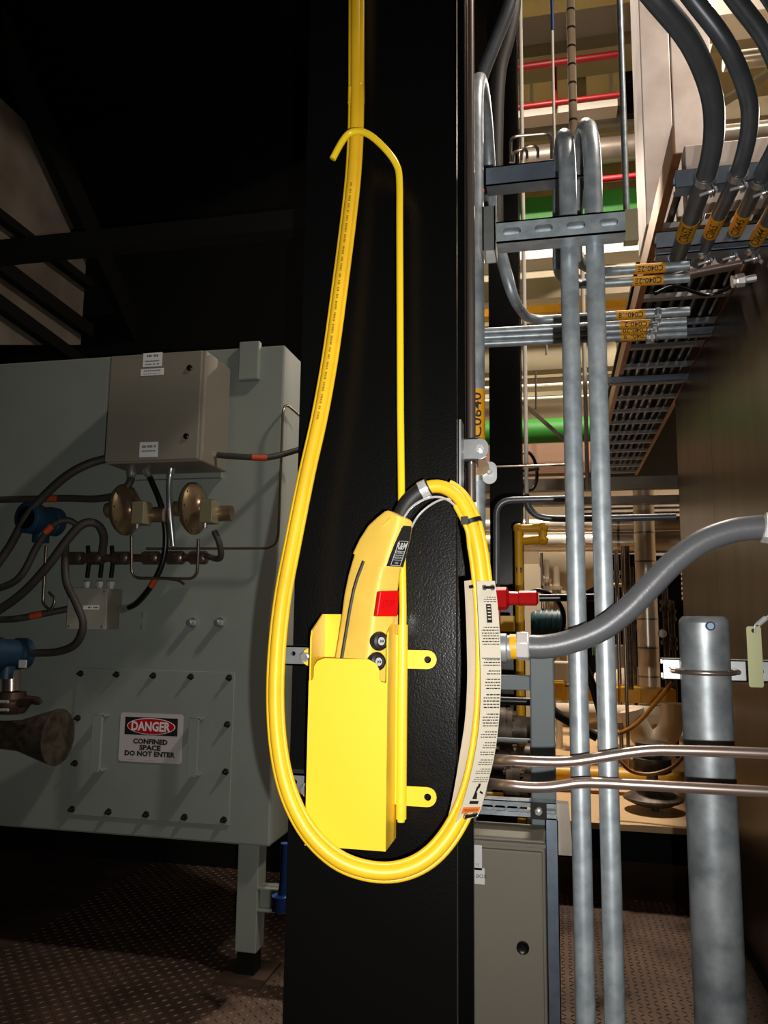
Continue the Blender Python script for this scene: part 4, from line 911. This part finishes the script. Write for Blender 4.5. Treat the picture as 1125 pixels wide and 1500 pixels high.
for s, zz, wd in (('CONFINED', -.075, .55), ('SPACE', -.20, .34), ('DO NOT ENTER', -.325, .80)):
    c = sc_+Z_*H_*zz; c.y = yb; text(mb, s, c, X_, Z_, width=W_*wd, height=H_*.108, bold=.045)
build(mb, 'lettering', INK, t)
mb = MB(); c = sc_-Z_*H_*.45; mb.obox((c.x-.08, yb, c.z), X_, Y_, Z_, .016, .0002, .0008).obox((c.x+.0, yb, c.z), X_, Y_, Z_, .03, .0002, .0008); build(mb, 'fine_print', GRYP, t)
# junction box on the housing
YJ = 2.72; ja, jb = at(157, 679, YJ), at(293, 512, YJ); jz0 = (vz(157, 679, YJ)+vz(293, 674, YJ))/2; jz1 = (vz(163, 521, YJ)+vz(293, 511, YJ))/2
jx0, jx1 = at(157, 600, YJ).x, at(293, 600, YJ).x
t = thing('junction_box', 'grey-brown junction box with three white plates on the housing', 'junction box', ((jx0+jx1)/2, YJ+.14, jz0))
build(MB().box((jx0, YJ+.012, jz0), (jx1+.01, YG0-.03, jz1)), 'body', BOXG, t, bevel=.006)
dr = build(MB().box((jx0+.002, YJ, jz0+.006), (jx1-.002, YJ+.012, jz1-.004)), 'door', BOXG, t, bevel=.004)
for x, y in ((278, 539), (273, 639)):
    c = at(x, y, YJ); build(MB().lathe((c.x, YJ, c.z), -Y_, [(0, .012), (.004, .012), (.007, .008)], 12), 'latch', BTIE, t, dr)
for x0_, x1_, y0_, y1_, ls in ((209, 238, 516, 538, (('xxx xxx', -.28), ('xxxxxxxx', .1), ('xxxxx xx xx', .33))), (206, 240, 539, 551, (('xxxxxxxxx', -.2), ('xxx xxx xxxx xx', .25))), (204, 232, 647, 670, (('xxxx xxxxx xx', -.2), ('xxxxxxxxxx', .1)))):
    a, b = at(x0_, y1_, YJ), at(x1_, y0_, YJ); p_ = build(MB().box((a.x, YJ-.0015, a.z), (b.x, YJ, b.z)), 'name_plate', WHT, t, dr)
    mb = MB(); hh = b.z-a.z
    for k, (s, f) in enumerate(ls):
        c = (a+b)/2-Z_*hh*f; wd = (b.x-a.x)*(.6 if k == 0 and len(ls) == 3 else .75); n_ = len(s)
        for q in range(n_):
            if s[q] != ' ': mb.obox((c.x-wd/2+wd*(q+.5)/n_, YJ-.0017, c.z), X_, Y_, Z_, wd/n_*.36, .0001, hh*(.08 if k == 0 else .045))
    build(mb, 'fine_print', mat('grey_ink', (90, 90, 90), .6), t, dr)['kind'] = 'stuff'
jm = vz(250, 697, YG0-.03)
build(MB().box((at(195, 697, YG0-.03).x, YG0-.03, jm-.012), (at(322, 694, YG0-.03).x, YG0, jm+.012)), 'mounting_rail', CABG, t)
build(MB().box((at(302, 520, YG0-.03).x-.01, YG0-.03, jz1-.05), (at(318, 520, YG0-.03).x, YG0-.02, jz1-.01)), 'mounting_tab', ZINC, t)
# hoses
def hose(label, P, r, mt=HOSE, bands=(), ends=(), name='hose', cat='hose'):
    C3 = cr(pts(*P), 6); t = thing(name, label, cat, C3[-1], 'hoses on the grey housing')
    build(MB().tube(C3, r, 12), 'jacket', mt, t)
    for f, L in bands:
        i = int(f*(len(C3)-2)); d = (C3[i+1]-C3[i]).normalized(); build(MB().tube([C3[i]-d*L, C3[i]+d*L], r+.001, 12), 'marker_band', ORB, t)
    for e in ends:
        i = 0 if e == 0 else len(C3)-1; d = (C3[1]-C3[0]).normalized() if e == 0 else (C3[-2]-C3[-1]).normalized()
        build(MB().lathe(C3[i]-d*.012, d, [(0, r*1.0), (.004, r*1.35), (.03, r*1.35), (.034, r*1.15), (.05, r*1.15)], 10), 'fitting', BRAS if e == 2 else ZINC, t)
    return t
hose('dark hose arching down left from the junction box corner', [(160, 671, 2.85), (130, 680, 2.8), (100, 696, 2.78), (70, 722, 2.78), (40, 755, 2.78), (15, 800, 2.8), (-20, 850, 2.8)], .016)
hose('dark hose from left gland running level left with orange marker', [(193, 690, 2.86), (190, 708, 2.84), (172, 725, 2.84), (140, 731, 2.86), (100, 730, 2.88), (50, 731, 2.88), (-30, 733, 2.88)], .014, bands=((.78, .025),), ends=(0,))
hose('black cable from middle gland curving down to the fitting', [(215, 690, 2.86), (222, 705, 2.85), (236, 740, 2.85), (243, 785, 2.86), (238, 825, 2.87), (222, 858, 2.88), (200, 884, 2.9), (180, 893, 2.93)], .0115, mt=BTIE, bands=((.72, .022),), ends=(0, 1))
hose('silver conduit dropping from the junction box right gland', [(251, 686, 2.86), (248, 710, 2.86), (249, 745, 2.86), (254, 800, 2.88)], .0115, mt=ZINC, ends=(0,))
hose('hose leaving right of junction box with orange marker', [(306, 665, 2.85), (335, 668, 2.85), (370, 670, 2.86), (400, 669, 2.9), (450, 655, 3.0)], .012, bands=((.62, .03),), ends=(0,))
hose('dark hose looping over beside the blue transmitter', [(-25, 910, 2.8), (30, 872, 2.78), (70, 830, 2.76), (100, 790, 2.76), (122, 768, 2.77), (142, 768, 2.8), (152, 785, 2.84), (150, 812, 2.88)], .016)
hose('lower dark hose looping left of the small grey box', [(-30, 870, 2.82), (25, 850, 2.8), (55, 800, 2.8), (75, 772, 2.8), (98, 762, 2.82), (118, 772, 2.86)], .013, bands=((.6, .02),))
hose('dark hose swinging down past small grey box to transmitter', [(96, 800, 2.84), (97, 850, 2.8), (112, 885, 2.78), (122, 915, 2.78), (112, 943, 2.8), (85, 955, 2.82), (48, 957, 2.84)], .0145)
hose('dark hose low at left with orange marker', [(-30, 908, 2.88), (20, 907, 2.88), (60, 900, 2.9), (100, 892, 2.94)], .0135, bands=((.65, .025),))
hose('short dark hose hanging from the right pressure switch', [(314, 778, 2.84), (322, 798, 2.85), (322, 818, 2.88), (300, 814, 2.9)], .012)
# pressure switches
for i, (x, y) in enumerate(((185, 747), (285, 745))):
    c = at(x, y, 2.85); d = Vector((1, -.04, 0)).normalized()
    t = thing('pressure_switch', ['left', 'right'][i]+' brassy round pressure switch under the junction box', 'pressure switch', c-Z_*.1, 'pressure switches')
    build(MB().lathe(c-d*.03, d, [(0, .05), (.008, .088), (.018, .1), (.024, .104), (.034, .104), (.04, .096), (.05, .084), (.058, .06), (.066, .045), (.075, .04)], 28), 'diaphragm_case', BRAS, t)
    build(MB().lathe(c-d*.03, -d, [(0, .024), (.04, .024), (.042, .03), (.055, .03)], 12), 'stub', BRAS, t)
    for k in range(10):
        an = 2*math.pi*k/10; e = d.cross(Z_); build(MB().lathe(c+(e*math.cos(an)+Z_*math.sin(an))*.094+d*.004, d, [(0, .006), (.006, .006)], 6), 'bolt', BOLT, t)
    bc = at(x+17, y+4, 2.76); sd = Vector((1, -.15, 0)).normalized()
    build(MB().obox(bc+Y_*.03, sd, Y_, Z_, .028, .035, .044), 'switch_housing', mat('tan_housing', (150, 142, 112), .45, .3), t, bevel=.003)
    build(MB().cyl(bc+Vector((.02, .07, 0)), bc+Vector((.075, .075, .0)), .03, n=14), 'side_cap', BRAS, t)
    build(MB().cyl(bc+Vector((-.01, .02, -.044)), bc+Vector((-.01, .02, -.06)), .008, n=8), 'drain_screw', ZINC, t)
def tubing(label, P, R=.04, r=.0055): return solo(MB().tube(fillet(pts(*P), R, 6), r, 10), 'steel_tubing', TUBS, label, 'tubing', 'steel tubing on the housing')
tubing('long steel tubing bending round the housing right edge', [(440, 610, 3.1), (415, 588, 2.95), (407, 803, 2.95), (215, 804, 2.95)], .06)
tubing('u-shaped steel tubing joining both pressure switches', [(193, 785, 2.82), (193, 847, 2.85), (289, 848, 2.85), (291, 790, 2.82)])
tubing('short steel tubing stub ending below the u-shaped tubing', [(243, 848, 2.86), (262, 850, 2.86), (270, 856, 2.86)], .01)
tubing('hooked steel tubing left of the small grey box', [(68, 800, 2.84), (63, 885, 2.84), (75, 895, 2.84), (82, 878, 2.84), (72, 868, 2.84)], .02)
# manifold row
a, b = at(105, 818, 2.93), at(300, 813, 2.93); b.z = a.z
t = thing('manifold_pipe', 'brown manifold pipe with valves below the pressure switches', 'manifold', a)
build(MB().tube([a, b], .016, 12), 'pipe', BRWN, t)
for f in (.05, .2, .4, .62, .8, .97):
    c = a.lerp(b, f); build(MB().lathe(c-X_*.045, X_, [(0, .018), (.004, .027), (.07, .027), (.074, .018)], 8), 'valve_body', BRWN, t)
    build(MB().lathe(c+Vector((.015, -.025, 0)), -Y_, [(0, .02), (.008, .02), (.012, .012)], 8), 'valve_nut', TUBS, t)
# small grey box
YS = 2.88; a, b = at(97, 921, YS), at(157, 862, YS)
t = thing('small_junction_box', 'small light grey box with white strip label', 'junction box', ((a.x+b.x)/2, YS+.06, a.z))
build(MB().box((a.x, YS+.008, a.z), (b.x, YG0, b.z)), 'body', BOXG, t, bevel=.004)
lid = build(MB().box((a.x-.002, YS, a.z-.002), (b.x+.002, YS+.008, b.z+.002)), 'lid', mat('box_lid_grey', (150, 148, 136), .5), t, bevel=.002)
for x in (a.x+.012, b.x-.012):
    for z in (a.z+.012, b.z-.012): build(MB().lathe((x, YS, z), -Y_, [(0, .006), (.003, .005)], 10), 'screw', ZINC, t, lid)
c = (a+b)/2+Vector((.02, 0, .005)); lbp = build(MB().box((c.x-.036, YS-.001, c.z-.008), (c.x+.036, YS, c.z+.008)), 'strip_label', WHT, t, lid)
mb = MB()
for q in (-3, -2, -1, 1, 2, 3, 4): mb.obox((c.x+.006+q*.006, YS-.0013, c.z), X_, Y_, Z_, .002, .0001, .0035)
build(mb, 'fine_print', INK, t, lbp)['kind'] = 'stuff'
build(MB().box((b.x+.002, YG0-.02, a.z), (b.x+.1, YG0, a.z+.07)), 'mounting_plate', CABG, t)
for x in (128, 147, 163):
    c = at(x, 850, 2.93)
    build(MB().lathe(Vector((c.x, 2.93, b.z)), Z_, [(0, .013), (.012, .013), (.012, .017), (.03, .017), (.034, .010)], 6), 'cable_gland', CHRM, t)
    hose({128: 'leftmost', 147: 'middle', 163: 'rightmost'}[x]+' short black lead entering small grey box top', [(x, 846, 2.93), (x+2, 825, 2.94), (x+1, 800, 2.95)], .009, mt=BTIE)
# blue transmitters
def transmitter(label, x, y, Y, s, d):
    c = at(x, y, Y); d = Vector(d).normalized()
    t = thing('transmitter', label, 'transmitter', c-Z_*.06*s, 'blue transmitters')
    build(MB().lathe(c-d*.075*s, d, [(0, .045*s), (.006*s, .055*s), (.04*s, .055*s), (.045*s, .05*s), (.10*s, .05*s), (.105*s, .058*s), (.15*s, .058*s), (.155*s, .05*s)], 22), 'housing', BLUE, t)
    build(MB().lathe(c+d*.079*s, d, [(0, .042*s), (.003*s, .042*s)], 20), 'display_glass', BTIE, t)
    build(MB().cyl(c-Z_*.04*s, c-Z_*.085*s, .03*s, n=14), 'neck', BLUE, t)
    return t, c
transmitter('blue transmitter with black round face under the hoses', 62, 762, 2.86, 1.1, (-.15, -1, .0))
t, c = transmitter('blue transmitter above the flanged stem at the left edge', 12, 958, 2.84, 1.15, (-.35, -1, 0))
build(MB().box(at(27, 978, 2.80), at(40, 967, 2.81)), 'maker_label', GRYP, t)
c = at(16, 1000, 2.86)
t = thing('flanged_stem', 'brown steel stem with bolted manifold under the left transmitter', 'fitting', at(16, 1050, 2.86))
build(MB().cyl(at(17, 982, 2.86), at(17, 1012, 2.86), .035, n=18), 'stem', CPPR, t)
build(MB().lathe(at(17, 1045, 2.86), Z_, [(0, .05), (.03, .07), (.05, .07), (.06, .055), (.085, .05)], 14), 'manifold', BRWN, t)
build(MB().tube(cr(pts((30, 1030, 2.8), (45, 1026, 2.78), (60, 1028, 2.76)), 4), [.02]*4+[.015]*4+[.008], 10), 'side_valve', BRWN, t)
for y in (1028, 1040): build(MB().cyl(at(-12, y, 2.77), at(12, y, 2.77), .006, n=8), 'bolt', CHRM, t)
solo(MB().lathe(at(-30, 1075, 2.86), at(40, 1078, 2.86)-at(-30, 1075, 2.86), [(0, .055), (.12, .055), (.19, .06), (.24, .075), (.34, .105), (.36, .11), (.36, .09)], 24), 'reducer_cone', VALV, 'dark pipe flaring into the housing at lower left', 'pipe')
for i, x in enumerate((283, 323)):
    solo(MB().lathe(at(x, 912, YG0), -Y_, [(0, .022), (.006, .022), (.006, .014), (.04, .013), (.044, .008)], 8), 'stud', ZINC, ['left of two bare studs above the access plate', 'right of two bare studs above the access plate'][i], 'stud', 'bare studs on housing')
solo(MB().tube(cr(pts((418, 1235, 2.75), (416, 1290, 2.75), (413, 1312, 2.75)), 5), .016, 12).lathe(at(412, 1310, 2.75), -Z_, [(0, .02), (.004, .034), (.05, .034), (.056, .024)], 10), 'blue_pipe', BLUP, 'blue pipe and coupling half hidden by the column foot', 'pipe')
# overhead black frame, left
a, b = at(-60, 372, 2.45), at(460, 315, 2.45); zz = (a.z+b.z)/2
solo(MB().box((a.x-.3, 2.45, vz(200, 357, 2.45)), (b.x+.05, 2.52, vz(200, 330, 2.45))), 'cross_beam', BLKM, 'black steel beam crossing level above the housing', 'beam')
XL2 = at(128, 430, 3.9).x
def lw(x, y): return atX(x, y, XL2)
P = [lw(-40, 105), lw(0, 143), lw(48, 188), lw(66, 226), lw(127, 372), lw(118, 505), lw(-40, 505)]
mb = MB(); n_ = len(P); mb.add(P+[p_-X_*.03 for p_ in P], [list(range(n_)), list(range(n_, 2*n_))[::-1]]+[(i, (i+1) % n_, (i+1) % n_+n_, i+n_) for i in range(n_)])
solo(mb, 'dim_duct', PURL, 'dim grey metal duct panel at the upper left', 'panel')
for i, (y0_, y1_, w_) in enumerate(((318, 418, 8), (392, 486, 13), (448, 540, 12))):
    p_, q_ = lw(-40, y0_-25), lw(124, y1_); solo(MB().bar(p_+X_*.03, q_+X_*.03, X_*.025, Z_*(.0014*w_*2)), 'duct_rail', BLKM, ['upper black rail along the dim duct panel', 'middle black rail along the dim duct panel', 'lower black rail along the dim duct panel'][i], 'rail', 'black rails on duct panel')
solo(MB().bar(lw(-20, 40)+X_*.06, lw(190, 500)+X_*.06, X_*.03, Z_*.1), 'stair_stringer', BLKM, 'black diagonal stringer beside the dim duct panel', 'stringer')

# ================================================================ MORE OF THE HALL MACHINERY
hbox('dark_machine', 'big dark machine behind both tall conduits', 838, 1000, 815, 1005, 8.4, .5, BLKM, 'machine')
for i, (x, y0_, y1_, Yq, w_, mt_) in enumerate(((905, 805, 1000, 6.0, 6, TUBS), (928, 830, 990, 6.2, 5, VALV), (975, 860, 1000, 6.8, 9, VALV), (985, 880, 1000, 6.4, 6, VALV), (802, 820, 1000, 6.2, 7, INSU), (816, 830, 1010, 6.6, 10, CRMB))):
    t = thing('riser_pipe', ['thin steel riser', 'iron riser with valve', 'thick iron riser', 'iron riser nearest enclosure', 'jacketed riser', 'cream riser'][i]+[' right of the right tall conduit', ' left of the upright jacketed pipe', ' right of the upright jacketed pipe', ' at the enclosure edge', ' left of the left tall conduit', ' behind the left tall conduit'][i], 'pipe', (at(x, 950, Yq).x, Yq, vz(x, y1_, Yq)), 'risers of the far machinery')
    c = at(x, 900, Yq); r_ = rad(x, 900, Yq, w_)
    build(MB().tube([(c.x, Yq, ze), (c.x, Yq, vz(x, y0_, Yq))], r_, 10), 'pipe', mt_, t)
    for f in (.25, .6): 
        z = vz(x, y0_+(y1_-y0_)*f, Yq); build(MB().lathe((c.x, Yq, z), Z_, [(0, r_*1.9), (.03, r_*1.9), (.03, r_*1.3), (.06, r_*1.3), (.06, r_*1.9), (.09, r_*1.9)], 10), 'flange', mt_, t)
hpipe('branch_pipe', 'cream branch pipe at the level of the red coupling', 880, 858, 965, 856, 6.3, 6, CRMB)
for i, (x, y, w_, h_, Yq, mt_, lab) in enumerate(((812, 1012, 30, 26, 5.6, YGAS, 'yellow block right of the square post'), (925, 1018, 30, 24, 5.8, YGAS, 'yellow block left of the thick post'), (830, 985, 36, 30, 6.0, CRMB, 'cream crate right of the square post'), (905, 975, 22, 60, 6.6, BOXG, 'grey switch cabinet right of the right tall conduit'), (835, 940, 24, 40, 6.4, VALV, 'iron gear case behind the left tall conduit'))):
    hbox('machine_block', lab, x-w_/2, x+w_/2, y-h_/2, y+h_/2, Yq, .2, mt_, 'machine block', 'blocks on the far skid', .01)
for i, (x, y, Yq, r_) in enumerate(((742, 1068, 2.7, .07), (752, 1150, 2.6, .06), (740, 1110, 3.0, .08))):
    t = thing('flange_joint', ['upper', 'lower', 'middle'][i]+' dark bolted flange behind the tag', 'flange', at(x, y, Yq)-Z_*r_, 'dark bolted flanges')
    c = at(x, y, Yq); build(MB().lathe(c-X_*.03, X_, [(0, r_*.6), (.01, r_*.6), (.01, r_), (.028, r_), (.028, r_*.95), (.034, r_*.95), (.034, r_), (.052, r_), (.052, r_*.6), (.12, r_*.6)], 18), 'disc', VALV, t)
    for k in range(6): an = k*math.pi/3; build(MB().cyl(c+Vector((-.03, r_*.8*math.cos(an), r_*.8*math.sin(an))), c+Vector((.035, r_*.8*math.cos(an), r_*.8*math.sin(an))), .008, n=6), 'bolt', TUBS, t)
hpipe('cross_rail', 'grey rail behind the tag above the lower slotted strut', 690, 1085, 800, 1083, 2.5, 7, GPST)
hpipe('cross_rail', 'yellow rail behind the tag bottom', 690, 1168, 775, 1166, 2.9, 12, YGAS)
for i, (x, y0_, y1_) in enumerate(((785, 545, 600), (800, 470, 520), (832, 500, 560), (890, 590, 690), (905, 500, 545))):
    vpipe('drop_rod', ['first', 'second', 'third', 'fourth', 'fifth'][i]+' thin drop rod from the left above the green tank', x, (y0_+y1_)/2, y0_, y1_, 8.9, 3, BOLT, 'rod', 'drop rods above the green tank')
for i in range(5):
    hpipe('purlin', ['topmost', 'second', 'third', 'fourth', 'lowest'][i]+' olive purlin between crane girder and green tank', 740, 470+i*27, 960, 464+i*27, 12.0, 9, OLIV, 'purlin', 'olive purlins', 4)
